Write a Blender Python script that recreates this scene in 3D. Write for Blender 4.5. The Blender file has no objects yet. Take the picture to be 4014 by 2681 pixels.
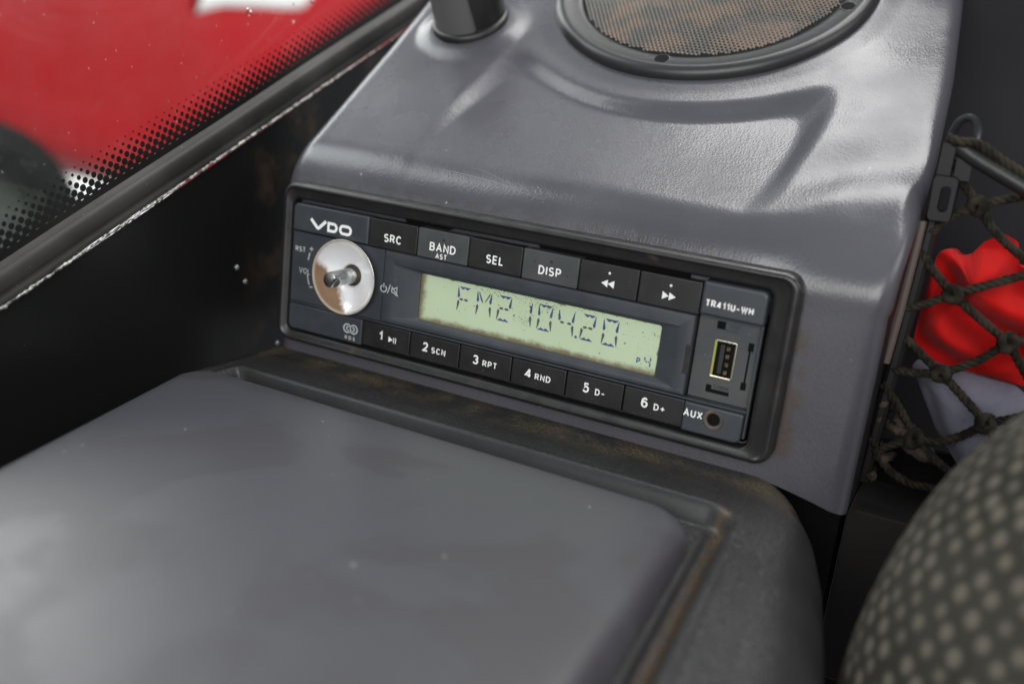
import bpy, bmesh, math, random
from mathutils import Vector, Matrix, noise
random.seed(7)
D = bpy.data
SC = bpy.context.scene
COL = SC.collection
U = 0.001                      # everything below is written in millimetres

# ------------------------------------------------------------------ camera
cam = D.cameras.new('camera'); cam_o = D.objects.new('camera', cam); COL.objects.link(cam_o)
cam.sensor_width = 36.0; cam.lens = 34.98; cam.clip_start = 0.01; cam.clip_end = 200
def rodrigues(r):
    v = Vector(r); th = v.length
    return Matrix.Rotation(th, 3, v.normalized())
Rm = rodrigues((1.769861, 0.504561, -0.228958))
cam_o.matrix_world = Matrix.Translation(Vector((135.0041, -288.0247, 76.8489)) * U) @ Matrix((
    (Rm[0][0], -Rm[1][0], -Rm[2][0]),
    (Rm[0][1], -Rm[1][1], -Rm[2][1]),
    (Rm[0][2], -Rm[1][2], -Rm[2][2]))).to_4x4()
cam.dof.use_dof = True; cam.dof.focus_distance = 0.325; cam.dof.aperture_fstop = 6.5
SC.camera = cam_o

# ------------------------------------------------------------------ light
SC.view_settings.view_transform = 'Standard'; SC.view_settings.look = 'None'
SC.view_settings.exposure = 0.0; SC.view_settings.gamma = 1.0
W = D.worlds.new('World'); SC.world = W; W.use_nodes = True
bg = W.node_tree.nodes['Background']; bg.inputs[0].default_value = (0.86, 0.93, 1.0, 1); bg.inputs[1].default_value = 0.30
def area(name, loc, aim, sx, sy, watts, col=(1, 1, 1)):
    l = D.lights.new(name, 'AREA'); l.shape = 'RECTANGLE'; l.size = sx * U; l.size_y = sy * U
    l.energy = watts; l.color = col
    o = D.objects.new(name, l); COL.objects.link(o); o.location = Vector(loc) * U
    o.rotation_euler = (Vector(aim) - Vector(loc)).to_track_quat('-Z', 'Y').to_euler()
area('windscreen_daylight', (190, 340, 1000), (60, 60, 60), 760, 620, 11.0, (1, .99, .97))
area('left_window_daylight', (-1050, 120, 640), (-20, -60, 0), 1100, 520, 11, (.97, .99, 1))
area('right_window_daylight', (1000, -80, 620), (60, 40, 20), 600, 500, 2.5, (1, .98, .95))
area('left_rear_window_daylight', (-760, -330, 880), (-10, 50, 70), 520, 380, 3.2, (.98, .99, 1))
area('front_fill_light', (330, -1150, 330), (0, 0, 0), 1200, 600, 14, (1, 1, .99))  # added light behind the camera, brightens the front of the radio
area('street_daylight', (-330, 1550, 520), (-1500, 1500, 120), 1700, 700, 34, (1, 1, 1))

# ------------------------------------------------------------------ materials
def nodes(name):
    m = D.materials.new(name); m.use_nodes = True
    nt = m.node_tree; b = nt.nodes['Principled BSDF']
    return m, nt, b
def N(nt, t, **kw):
    n = nt.nodes.new(t)
    for k, v in kw.items(): setattr(n, k, v)
    return n
def rgb(c): return (c[0], c[1], c[2], 1)
def mixc(nt, fac, a, b):
    m = N(nt, 'ShaderNodeMix', data_type='RGBA')
    L = nt.links.new
    if hasattr(fac, 'links') or hasattr(fac, 'is_linked'): L(fac, m.inputs[0])
    else: m.inputs[0].default_value = fac
    for i, s in ((6, a), (7, b)):
        if hasattr(s, 'is_linked'): L(s, m.inputs[i])
        else: m.inputs[i].default_value = rgb(s)
    return m.outputs[2]
def ntex(nt, co, scale, detail=3, rough=.5, dist=0):
    n = N(nt, 'ShaderNodeTexNoise'); n.inputs['Scale'].default_value = scale
    n.inputs['Detail'].default_value = detail; n.inputs['Roughness'].default_value = rough
    n.inputs['Distortion'].default_value = dist
    nt.links.new(co, n.inputs['Vector']); return n.outputs['Fac']
def ramp(nt, f, lo, hi, a=0., b=1.):
    n = N(nt, 'ShaderNodeMapRange'); n.interpolation_type = 'SMOOTHSTEP'
    for i, v in zip((1, 2, 3, 4), (lo, hi, a, b)): n.inputs[i].default_value = v
    nt.links.new(f, n.inputs[0]); return n.outputs[0]
def math_(nt, op, a, b=None):
    n = N(nt, 'ShaderNodeMath', operation=op)
    for i, s in ((0, a), (1, b)):
        if s is None: continue
        if hasattr(s, 'is_linked'): nt.links.new(s, n.inputs[i])
        else: n.inputs[i].default_value = s
    return n.outputs[0]
def coord(nt): return N(nt, 'ShaderNodeTexCoord').outputs['Object']
def xyz(nt, co):
    s = N(nt, 'ShaderNodeSeparateXYZ'); nt.links.new(co, s.inputs[0]); return s.outputs
def box_mask(nt, co, x0, x1, z0, z1, soft=2.0):
    s = xyz(nt, co); r = None
    for o, lo, hi in ((s[0], x0, x1), (s[2], z0, z1)):
        a = ramp(nt, o, (lo - soft) * U, (lo + soft) * U); b = ramp(nt, o, (hi - soft) * U, (hi + soft) * U, 1, 0)
        m = math_(nt, 'MULTIPLY', a, b); r = m if r is None else math_(nt, 'MULTIPLY', r, m)
    return r
def bump(nt, b, h, strength, dist_mm, prev=None):
    n = N(nt, 'ShaderNodeBump'); n.inputs['Strength'].default_value = strength
    n.inputs['Distance'].default_value = dist_mm * U
    nt.links.new(h, n.inputs['Height'])
    if prev is not None: nt.links.new(prev, n.inputs['Normal'])
    nt.links.new(n.outputs[0], b.inputs['Normal']); return n.outputs[0]
def grain(nt, co, scale, seed_rough=.6):
    v = N(nt, 'ShaderNodeTexVoronoi'); v.feature = 'DISTANCE_TO_EDGE'; v.inputs['Scale'].default_value = scale
    nt.links.new(co, v.inputs['Vector'])
    return ramp(nt, v.outputs['Distance'], 0.0, 0.35)
def simple(name, col, rough=.5, metal=0., spec=.5, mott=None, dirt=None, bmp=None, coat=0., dust=None, rvar=0.):
    """mott=(scale, other colour), dirt=(colour, scale, lo, hi), bmp=(scale, strength, mm)"""
    m, nt, b = nodes(name); co = coord(nt); c = col
    b.inputs['Roughness'].default_value = rough; b.inputs['Metallic'].default_value = metal
    b.inputs['Specular IOR Level'].default_value = spec; b.inputs['Coat Weight'].default_value = coat
    if mott: c = mixc(nt, ramp(nt, ntex(nt, co, mott[0], 4), .35, .65), c, mott[1])
    if dust:   # pale specks
        c = mixc(nt, ramp(nt, ntex(nt, co, dust[1], 2, .7), dust[2], dust[3]), c, dust[0])
    if dirt:
        f = ramp(nt, ntex(nt, co, dirt[1], 5, .65), dirt[2], dirt[3]); c = mixc(nt, f, c, dirt[0])
    if hasattr(c, 'is_linked'): nt.links.new(c, b.inputs['Base Color'])
    else: b.inputs['Base Color'].default_value = rgb(c)
    if rvar:
        nt.links.new(ramp(nt, ntex(nt, co, 120, 4), .3, .7, rough - rvar, rough + rvar), b.inputs['Roughness'])
    if bmp: bump(nt, b, ntex(nt, co, bmp[0], 3), bmp[1], bmp[2])
    return m

M = {}
M['black'] = simple('black_plastic', (.012, .0115, .012), .42, spec=.5, dirt=((.06, .05, .04), 260, .62, .8), bmp=(2500, .25, .05), rvar=.08)
M['frame'] = simple('frame_plastic', (.016, .0155, .0155), .36, spec=.5, dirt=((.07, .052, .035), 130, .6, .8), bmp=(1500, .3, .08), rvar=.1)
M['button'] = simple('button_plastic', (.011, .0105, .011), .42, dust=((.05, .05, .05), 900, .68, .74), bmp=(3000, .2, .04), rvar=.06)
M['button_worn'] = simple('worn_button_plastic', (.042, .046, .047), .5, mott=(90, (.055, .058, .058)), dust=((.012, .012, .012), 700, .68, .74), bmp=(3000, .2, .04))
M['slate'] = simple('slate_plastic', (.032, .038, .045), .4, mott=(60, (.038, .043, .049)), dust=((.10, .11, .12), 900, .70, .76), bmp=(1800, .35, .05), rvar=.06)
M['slate_dusty'] = simple('dusty_slate_plastic', (.045, .052, .058), .6, mott=(80, (.062, .062, .062)), dust=((.10, .10, .10), 700, .66, .74), bmp=(1800, .3, .05))
M['print'] = simple('white_print', (.80, .80, .78), .5)
M['print_dim'] = simple('faded_print', (.42, .44, .44), .6)
M['hole'] = simple('dark_hole', (.004, .004, .004), .7, spec=.1)
M['steel'] = simple('zinc_steel', (.42, .44, .43), .34, 1., mott=(400, (.25, .26, .25)), bmp=(2500, .3, .05), rvar=.08)
M['gold'] = simple('tarnished_contact', (.16, .11, .05), .5, .8, dirt=((.04, .03, .015), 700, .4, .6))
M['shell'] = simple('usb_shell_metal', (.62, .57, .44), .35, 1.)
M['shell_green'] = simple('tinted_usb_edge', (.32, .33, .06), .45)
M['seal'] = simple('window_rubber', (.022, .021, .020), .5, spec=.3, mott=(30, (.045, .043, .04)), dust=((.2, .19, .17), 800, .70, .78), bmp=(900, .3, .1))
def door_material():
    m, nt, b = nodes('black_textured_metal'); co = coord(nt); s = xyz(nt, co)
    c = mixc(nt, ramp(nt, ntex(nt, co, 420, 2, .7), .75, .8), (.0055, .0055, .0055), (.09, .08, .07))
    near = math_(nt, 'MULTIPLY', ramp(nt, s[1], 8 * U, 34 * U), ramp(nt, ntex(nt, co, 45, 5, .65), .42, .66))
    c = mixc(nt, math_(nt, 'MULTIPLY', near, .8), c, (.05, .034, .02))
    nt.links.new(c, b.inputs['Base Color']); b.inputs['Roughness'].default_value = .34
    bump(nt, b, ntex(nt, co, 700, 3), .5, .12); return m
M['door'] = door_material()
M['fray'] = simple('frayed_silver_edge', (.5, .5, .47), .45, .6, mott=(500, (.06, .06, .055)), bmp=(700, 1., .6))
M['red'] = simple('red_car_paint', (.30, .004, .007), .35, mott=(1.2, (.25, .003, .005)), spec=.3)
M['white_paint'] = simple('white_car_paint', (.8, .8, .8), .35)
M['tyre'] = simple('tyre_rubber', (.007, .008, .008), .75, spec=.15)
M['rim'] = simple('dull_wheel_metal', (.07, .075, .075), .6, .2, mott=(8, (.01, .016, .013)))
M['asphalt'] = simple('wet_asphalt', (.40, .41, .42), .45, mott=(3, (.5, .5, .5)))
M['knob'] = simple('knob_plastic', (.10, .098, .097), .45, dust=((.2, .2, .2), 500, .72, .78), bmp=(900, .2, .05))
M['spk'] = simple('speaker_ring_plastic', (.020, .020, .021), .38, bmp=(600, .12, .1), dust=((.1, .1, .09), 700, .72, .78))
M['cone'] = simple('speaker_cone', (.01, .01, .011), .6)
M['mesh'] = simple('rusted_grille', (.095, .090, .082), .5, .0, dirt=((.18, .132, .10), 55, .42, .60), bmp=(900, .3, .1))
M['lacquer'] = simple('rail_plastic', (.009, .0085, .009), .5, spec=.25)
M['hook'] = simple('hook_metal', (.03, .033, .036), .3, .6)
M['rod'] = simple('rubber_rod', (.014, .014, .0135), .42, bmp=(1200, .4, .2))
M['beige'] = simple('beige_reflection', (.095, .07, .06), .6)  # a reflected tone given as base colour
M['rope'] = simple('dirty_rope', (.010, .0085, .006), .85, mott=(260, (.034, .028, .019)), spec=.2, bmp=(2600, 1., .4))
M['wall'] = simple('dark_vinyl', (.009, .0085, .0105), .65, spec=.2, mott=(6, (.015, .014, .017)), bmp=(900, .3, .1))
M['low'] = simple('dark_panel', (.012, .012, .014), .65, spec=.2, mott=(20, (.018, .016, .015)), bmp=(900, .3, .1))
M['gunk'] = simple('brown_debris', (.06, .04, .025), .85, mott=(200, (.015, .012, .01)), bmp=(500, 1., .8))

def console_material():
    m, nt, b = nodes('grey_vinyl'); co = coord(nt); s = xyz(nt, co)
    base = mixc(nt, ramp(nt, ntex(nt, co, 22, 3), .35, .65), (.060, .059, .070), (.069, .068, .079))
    # grime rubbed in next to the radio frame
    n1 = ramp(nt, ntex(nt, co, 160, 4, .6), .35, .62)
    st = math_(nt, 'MULTIPLY', box_mask(nt, co, 85, 93, -26, 14, 2.2), n1)
    base = mixc(nt, math_(nt, 'MULTIPLY', st, .75), base, (.06, .038, .026))
    n2 = ramp(nt, ntex(nt, co, 300, 4, .6), .45, .6)
    st2 = math_(nt, 'MULTIPLY', box_mask(nt, co, -96, 60, 28, 33.5, 1.2), n2)
    base = mixc(nt, math_(nt, 'MULTIPLY', st2, .5), base, (.05, .045, .04))
    # scuffs and specks
    sp = ramp(nt, ntex(nt, co, 520, 1, .4), .80, .83)
    base = mixc(nt, math_(nt, 'MULTIPLY', sp, .6), base, (.35, .35, .34))
    nt.links.new(base, b.inputs['Base Color'])
    b.inputs['Specular IOR Level'].default_value = .62
    nt.links.new(ramp(nt, ntex(nt, co, 35, 4), .3, .7, .21, .33), b.inputs['Roughness'])
    mp = N(nt, 'ShaderNodeMapping'); nt.links.new(co, mp.inputs[0]); mp.inputs['Scale'].default_value = (1, .55, .55)
    mp.inputs['Rotation'].default_value = (0, .5, .3)
    g = grain(nt, mp.outputs[0], 900)
    p = bump(nt, b, g, .16, .10)
    p = bump(nt, b, ntex(nt, mp.outputs[0], 420, 4, .6, .6), .20, .22, p)
    bump(nt, b, ntex(nt, co, 60, 2), .18, 1.0, p)
    return m
M['vinyl'] = console_material()

def lid_material():
    m, nt, b = nodes('lid_vinyl'); co = coord(nt)
    # worn matt blotches
    f = ramp(nt, ntex(nt, co, 21, 4, .5, .6), .45, .56)
    c = mixc(nt, f, (.050, .051, .059), (.039, .037, .044))
    c = mixc(nt, ramp(nt, ntex(nt, co, 430, 1, .4), .80, .83), c, (.3, .3, .3))
    nt.links.new(c, b.inputs['Base Color'])
    nt.links.new(ramp(nt, f, 0, 1, .38, .42), b.inputs['Roughness'])
    b.inputs['Specular IOR Level'].default_value = .7
    p = bump(nt, b, grain(nt, co, 1100), .12, .08)
    bump(nt, b, ntex(nt, co, 45, 2), .12, .9, p)
    return m
M['lid'] = lid_material()

def tray_material():
    m, nt, b = nodes('leather_grain_plastic'); co = coord(nt); s = xyz(nt, co)
    wob = N(nt, 'ShaderNodeTexNoise'); wob.inputs['Scale'].default_value = 420; nt.links.new(co, wob.inputs['Vector'])
    ws = N(nt, 'ShaderNodeVectorMath', operation='SCALE'); nt.links.new(wob.outputs['Color'], ws.inputs[0]); ws.inputs['Scale'].default_value = .0013
    wa = N(nt, 'ShaderNodeVectorMath', operation='ADD'); nt.links.new(co, wa.inputs[0]); nt.links.new(ws.outputs[0], wa.inputs[1])
    vo = N(nt, 'ShaderNodeTexVoronoi'); vo.feature = 'DISTANCE_TO_EDGE'; vo.inputs['Scale'].default_value = 560; nt.links.new(wa.outputs[0], vo.inputs['Vector'])
    g = ramp(nt, vo.outputs['Distance'], .0, .17); crack = ramp(nt, vo.outputs['Distance'], .03, .10, 1., 0.)
    base = mixc(nt, ramp(nt, ntex(nt, co, 30, 3), .35, .65), (.019, .0187, .020), (.026, .0256, .027))
    base = mixc(nt, math_(nt, 'MULTIPLY', crack, .4), base, (.010, .010, .010))
    # yellow-brown dust settled in the cracks of the grain along the seam with the console
    near = ramp(nt, s[1], -17 * U, -1 * U)
    nz = ramp(nt, ntex(nt, co, 70, 5, .65), .34, .60)
    d = math_(nt, 'MULTIPLY', math_(nt, 'MULTIPLY', near, nz), math_(nt, 'ADD', math_(nt, 'MULTIPLY', crack, .7), .3))
    base = mixc(nt, math_(nt, 'MULTIPLY', d, .9), base, (.13, .10, .05))
    # rusty dirt lying in the groove on the right
    gx = xyz(nt, co)[0]; rx = math_(nt, 'ADD', gx, math_(nt, 'MULTIPLY', gx_slope(nt, s[1]), 1.0))
    band = math_(nt, 'MULTIPLY', ramp(nt, rx, 81.2 * U, 82.4 * U), ramp(nt, rx, 85.2 * U, 86.4 * U, 1., 0.))
    band = math_(nt, 'MULTIPLY', band, ramp(nt, s[1], -30 * U, -24 * U, 1., 0.))
    band = math_(nt, 'MULTIPLY', band, ramp(nt, ntex(nt, co, 120, 4, .6), .28, .55))
    base = mixc(nt, math_(nt, 'MULTIPLY', band, .9), base, (.045, .027, .013))
    nt.links.new(base, b.inputs['Base Color'])
    nt.links.new(ramp(nt, d, 0, 1, .40, .75), b.inputs['Roughness'])
    b.inputs['Specular IOR Level'].default_value = .4
    # the drop into the recess is smooth, the grain keeps to the level faces
    nz_ = N(nt, 'ShaderNodeSeparateXYZ'); nt.links.new(N(nt, 'ShaderNodeNewGeometry').outputs['Normal'], nz_.inputs[0])
    p = bump(nt, b, math_(nt, 'MULTIPLY', g, ramp(nt, nz_.outputs[2], .80, .97)), .5, .2)
    bump(nt, b, ntex(nt, co, 900, 3), .12, .10, p)
    return m
def gx_slope(nt, y):      # the groove drifts outward towards the viewer
    return math_(nt, 'MULTIPLY', math_(nt, 'ADD', y, 30 * U), .075)
M['tray'] = tray_material()

def lcd_material():
    m, nt, b = nodes('lcd_glass'); co = coord(nt); s = xyz(nt, co)
    c = mixc(nt, ramp(nt, ntex(nt, co, 40, 2), .3, .7), (.43, .52, .345), (.46, .55, .375))
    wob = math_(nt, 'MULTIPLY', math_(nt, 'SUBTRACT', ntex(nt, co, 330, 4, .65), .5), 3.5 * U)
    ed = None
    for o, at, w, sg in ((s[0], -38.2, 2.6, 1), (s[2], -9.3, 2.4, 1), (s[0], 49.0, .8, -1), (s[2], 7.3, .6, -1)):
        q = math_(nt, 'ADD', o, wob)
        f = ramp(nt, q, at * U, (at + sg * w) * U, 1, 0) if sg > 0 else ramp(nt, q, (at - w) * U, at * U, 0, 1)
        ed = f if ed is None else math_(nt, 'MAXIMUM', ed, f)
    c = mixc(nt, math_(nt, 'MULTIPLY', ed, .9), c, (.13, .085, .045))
    nt.links.new(c, b.inputs['Base Color']); b.inputs['Roughness'].default_value = .28
    nt.links.new(c, b.inputs['Emission Color']); b.inputs['Emission Strength'].default_value = .05
    return m
M['lcd'] = lcd_material()
M['seg_blue'] = simple('segment_blue', (.04, .055, .17), .4, mott=(120, (.055, .075, .23)))
M['seg_grey'] = simple('segment_grey', (.085, .085, .105), .4)
M['speck'] = simple('dirt_speck', (.03, .03, .012), .7)

def cup_material():
    m, nt, b = nodes('stained_chrome_cup'); co = coord(nt); s = xyz(nt, co)
    # brown grime ingrained in the lower left of the dish
    dx = math_(nt, 'SUBTRACT', s[0], -67.6 * U); dz = math_(nt, 'SUBTRACT', s[2], .6 * U)
    d = math_(nt, 'ADD', math_(nt, 'MULTIPLY', dx, -.80), math_(nt, 'MULTIPLY', dz, -.62))
    d = math_(nt, 'ADD', d, math_(nt, 'MULTIPLY', math_(nt, 'SUBTRACT', ntex(nt, co, 260, 5, .65), .5), 4.5 * U))
    f = ramp(nt, d, 5.6 * U, 8.2 * U)
    r = N(nt, 'ShaderNodeVectorMath', operation='LENGTH')
    cb = N(nt, 'ShaderNodeCombineXYZ'); nt.links.new(dx, cb.inputs[0]); nt.links.new(dz, cb.inputs[2]); nt.links.new(cb.outputs[0], r.inputs[0])
    rim = math_(nt, 'MULTIPLY', ramp(nt, r.outputs['Value'], 12.3 * U, 12.9 * U), .75)
    rim = math_(nt, 'MULTIPLY', rim, ramp(nt, ntex(nt, co, 300, 3), .2, .5, .6, 1.))
    hub = ramp(nt, r.outputs['Value'], 3.6 * U, 4.3 * U, 1, 0)
    f = math_(nt, 'MAXIMUM', f, hub)
    c = mixc(nt, f, (.93, .93, .94), (.20, .115, .06))
    c = mixc(nt, rim, c, (.42, .36, .28))
    nt.links.new(c, b.inputs['Base Color'])
    nt.links.new(ramp(nt, f, 0, 1, .3, .1), b.inputs['Metallic'])
    nt.links.new(ramp(nt, f, 0, 1, .2, .6), b.inputs['Roughness'])
    return m
M['cup'] = cup_material()

def fabric(name, col, alt, scale, rough=.9):
    m, nt, b = nodes(name); co = coord(nt)
    c = mixc(nt, ramp(nt, ntex(nt, co, 60, 3), .35, .65), col, alt)
    nt.links.new(c, b.inputs['Base Color']); b.inputs['Roughness'].default_value = rough
    b.inputs['Specular IOR Level'].default_value = .15; b.inputs['Sheen Weight'].default_value = .04
    w = N(nt, 'ShaderNodeTexWave'); w.inputs['Scale'].default_value = scale; w.inputs['Distortion'].default_value = .6
    nt.links.new(co, w.inputs['Vector']); bump(nt, b, w.outputs['Fac'], .15, .2)
    return m
M['red_cloth'] = fabric('red_fleece', (.42, .006, .005), (.37, .005, .004), 330)
M['grey_cloth'] = fabric('lilac_grey_fleece', (.15, .147, .185), (.125, .122, .16), 500)

def seat_material():
    m, nt, b = nodes('spotted_seat_fabric'); uv = N(nt, 'ShaderNodeTexCoord').outputs['UV']
    nz = N(nt, 'ShaderNodeTexNoise'); nz.inputs['Scale'].default_value = 30; nt.links.new(uv, nz.inputs['Vector'])
    mix = N(nt, 'ShaderNodeMix', data_type='VECTOR'); mix.inputs[0].default_value = .004
    nt.links.new(uv, mix.inputs[4]); nt.links.new(nz.outputs['Color'], mix.inputs[5])
    v = N(nt, 'ShaderNodeTexVoronoi'); v.inputs['Scale'].default_value = 1.0; v.inputs['Randomness'].default_value = .28
    mp = N(nt, 'ShaderNodeMapping'); mp.inputs['Scale'].default_value = (22, 28, 1); mp.inputs['Rotation'].default_value = (0, 0, .6)
    nt.links.new(uv, mp.inputs[0]); nt.links.new(mp.outputs[0], v.inputs['Vector'])
    dot = ramp(nt, v.outputs['Distance'], .16, .46, 1, 0)
    c = mixc(nt, ramp(nt, ntex(nt, uv, 6, 3), .35, .65), (.028, .027, .022), (.040, .038, .032))
    c = mixc(nt, dot, c, (.115, .104, .085))
    nt.links.new(c, b.inputs['Base Color']); b.inputs['Roughness'].default_value = .95
    b.inputs['Specular IOR Level'].default_value = .1
    bump(nt, b, dot, .6, .5)
    return m
M['seat'] = seat_material()

def glass_material():
    m = D.materials.new('dusty_glass'); m.use_nodes = True; nt = m.node_tree
    nt.nodes.clear(); L = nt.links.new
    out = N(nt, 'ShaderNodeOutputMaterial'); tr = N(nt, 'ShaderNodeBsdfTransparent'); gl = N(nt, 'ShaderNodeBsdfGlossy')
    gl.inputs['Roughness'].default_value = .02; tr.inputs[0].default_value = (.93, .95, .94, 1)
    df = N(nt, 'ShaderNodeBsdfDiffuse'); df.inputs[0].default_value = (.6, .58, .56, 1)
    co = coord(nt)
    fr = N(nt, 'ShaderNodeFresnel'); fr.inputs[0].default_value = 1.5
    m1 = N(nt, 'ShaderNodeMixShader'); m2 = N(nt, 'ShaderNodeMixShader')
    ge = N(nt, 'ShaderNodeNewGeometry'); L(math_(nt, 'MULTIPLY', fr.outputs[0], math_(nt, 'SUBTRACT', 1., ge.outputs['Backfacing'])), m1.inputs[0]); L(tr.outputs[0], m1.inputs[1]); L(gl.outputs[0], m1.inputs[2])
    a = ramp(nt, ntex(nt, co, 60, 6, .75), .35, .75, .003, .022)
    sp = ramp(nt, ntex(nt, co, 650, 1, .3), .78, .81, 0, .28)
    L(math_(nt, 'MAXIMUM', a, sp), m2.inputs[0]); L(m1.outputs[0], m2.inputs[1]); L(df.outputs[0], m2.inputs[2])
    L(m2.outputs[0], out.inputs[0])
    return m
M['glass'] = glass_material()
M['frit'] = simple('black_frit', (.008, .008, .008), .3)
def drop_material():
    m, nt, b = nodes('water'); b.inputs['Transmission Weight'].default_value = 1; b.inputs['IOR'].default_value = 1.33
    b.inputs['Roughness'].default_value = .02; return m
M['water'] = drop_material()

# ------------------------------------------------------------------ builders
def tag(o, label=None, cat=None, group=None, kind=None):
    if label: o['label'] = label
    if cat: o['category'] = cat
    if group: o['group'] = group
    if kind: o['kind'] = kind
    return o
def thing(name, loc, label, cat, group=None):
    o = D.objects.new(name, None); COL.objects.link(o); o.location = Vector(loc) * U
    o.empty_display_size = .01
    return tag(o, label, cat, group)
def base(p):      # world place of a thing (or of the thing a part hangs on)
    v = Vector((0, 0, 0))
    while p is not None: v += p.location; p = p.parent
    return v
def mesh(name, verts, faces, mat, parent=None, smooth=True, sharp=35, uvs=None):
    me = D.meshes.new(name)
    # the vertices are stored about the origin of the thing the piece belongs to,
    # the object coordinates of the materials are the millimetres used in this script
    me.from_pydata([tuple(Vector(v) * U) for v in verts], [], faces)
    for mm in (mat if isinstance(mat, (list, tuple)) else [mat]): me.materials.append(M[mm] if isinstance(mm, str) else mm)
    if smooth:
        me.polygons.foreach_set('use_smooth', [True] * len(me.polygons))
        if sharp: me.set_sharp_from_angle(angle=math.radians(sharp))
    if uvs:
        l = me.uv_layers.new(name='uv')
        for lp in me.loops: l.data[lp.index].uv = uvs[lp.vertex_index]
    me.update()
    o = D.objects.new(name, me); COL.objects.link(o)
    if parent is not None:
        o.parent = parent; o.location = -base(parent) if parent.location.length else (0, 0, 0)
    return o
def loft(rings, close=True, cap0=False, cap1=False):
    n = len(rings[0]); V = [p for r in rings for p in r]; F = []
    for i in range(len(rings) - 1):
        for j in range(n if close else n - 1):
            k = (j + 1) % n
            F.append((i * n + j, i * n + k, (i + 1) * n + k, (i + 1) * n + j))
    if cap0: F.append(tuple(range(n))[::-1])
    if cap1: F.append(tuple((len(rings) - 1) * n + j for j in range(n)))
    return V, F
def join(parts):
    V, F = [], []
    for v, f in parts:
        k = len(V); V += v; F += [tuple(i + k for i in q) for q in f]
    return V, F
def rr(x0, x1, z0, z1, r, n=6):          # rounded rectangle, r may be (bl, br, tr, tl)
    if not isinstance(r, (tuple, list)): r = (r,) * 4
    P = []
    for (cx, cz, a0), q in zip(((x0, z0, 180), (x1, z0, 270), (x1, z1, 0), (x0, z1, 90)), r):
        q = max(q, .02); sx = 1 if cx == x0 else -1; sz = 1 if cz == z0 else -1
        for i in range(n + 1):
            a = math.radians(a0 + 90 * i / n)
            P.append((cx + sx * q + q * math.cos(a), cz + sz * q + q * math.sin(a)))
    return P
def at_y(P, y): return [(x, y, z) for x, z in P]
def rring(b, r, y, ins=0, n=6):
    if isinstance(r, (tuple, list)): q = tuple(max(.02, i - ins) for i in r)
    else: q = max(.02, r - ins)
    return at_y(rr(b[0] + ins, b[1] - ins, b[2] + ins, b[3] - ins, q, n), y)
def plate_vf(b, yf, yb, r=.5, bev=.4, n=5):      # front face towards the viewer (-y), rounded edge
    R = [rring(b, r, yb, 0, n), rring(b, r, yf + bev, 0, n)]
    for k in (1, 2, 3):
        a = math.radians(30 * k); R.append(rring(b, r, yf + bev * (1 - math.sin(a)), bev * (1 - math.cos(a)), n))
    R.append(rring(b, r, yf, bev + .12, n))
    return loft(R, cap1=True)
def plate(name, b, yf, yb, mat, parent, r=.5, bev=.4, n=5):
    v, f = plate_vf(b, yf, yb, r, bev, n); return mesh(name, v, f, mat, parent)
def disc_vf(cx, cz, y, r, n=20, y2=None):
    P = [(cx + r * math.cos(t), cz + r * math.sin(t)) for t in [2 * math.pi * i / n for i in range(n)]]
    if y2 is None: return at_y(P, y), [tuple(range(n))]
    return loft([at_y(P, y2), at_y(P, y)], cap1=True)
def lathe(cx, cz, prof, n=48):           # prof: (r, y)
    return loft([[(cx + r * math.cos(2 * math.pi * i / n), y, cz + r * math.sin(2 * math.pi * i / n)) for i in range(n)] for r, y in prof])
def poly_vf(P, y, th=0.06):              # flat print with a hair of thickness
    n = len(P)
    return loft([at_y(P, y + th), at_y(P, y)], cap1=True)
def frames(pts):
    T = []
    for i in range(len(pts)):
        a = pts[max(i - 1, 0)]; b = pts[min(i + 1, len(pts) - 1)]; T.append((b - a).normalized())
    up = Vector((0, 0, 1)) if abs(T[0].z) < .9 else Vector((1, 0, 0))
    nrm = (up - T[0] * up.dot(T[0])).normalized(); out = []
    for t in T:
        nrm = (nrm - t * nrm.dot(t)).normalized(); out.append((t, nrm, t.cross(nrm)))
    return out
def tube_vf(pts, r, n=10, cap=True, sq=None):
    pts = [Vector(p) for p in pts]; R = []
    for i, (p, (t, a, b)) in enumerate(zip(pts, frames(pts))):
        q = r[i] if isinstance(r, list) else r
        R.append([tuple(p + a * q * math.cos(2 * math.pi * j / n) + b * (q if sq is None else q * sq) * math.sin(2 * math.pi * j / n)) for j in range(n)])
    return loft(R, cap0=cap, cap1=cap)
def spline(pts, step=1.0):
    P = [Vector(p) for p in pts]; P = [P[0] * 2 - P[1]] + P + [P[-1] * 2 - P[-2]]; out = []
    for i in range(1, len(P) - 2):
        k = max(2, int((P[i + 1] - P[i]).length / step))
        for j in range(k):
            t = j / k; a, b, c, d = P[i - 1], P[i], P[i + 1], P[i + 2]
            out.append(.5 * ((2 * b) + (c - a) * t + (2 * a - 5 * b + 4 * c - d) * t * t + (3 * b - a - 3 * c + d) * t ** 3))
    out.append(P[-2]); return out
def rope_vf(pts, r=1.5, pitch=6.5):      # two strands laid round each other
    P = spline(pts, .8); fr = frames(P); parts = []; s = 0; ph = []
    for i in range(len(P)):
        if i: s += (P[i] - P[i - 1]).length
        ph.append(2 * math.pi * s / pitch)
    for k in (0, math.pi * 2 / 3, math.pi * 4 / 3):
        Q = [p + (a * math.cos(h + k) + b * math.sin(h + k)) * r * .52 for p, (t, a, b), h in zip(P, fr, ph)]
        parts.append(tube_vf(Q, r * .56, 6))
    return join(parts)
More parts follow.
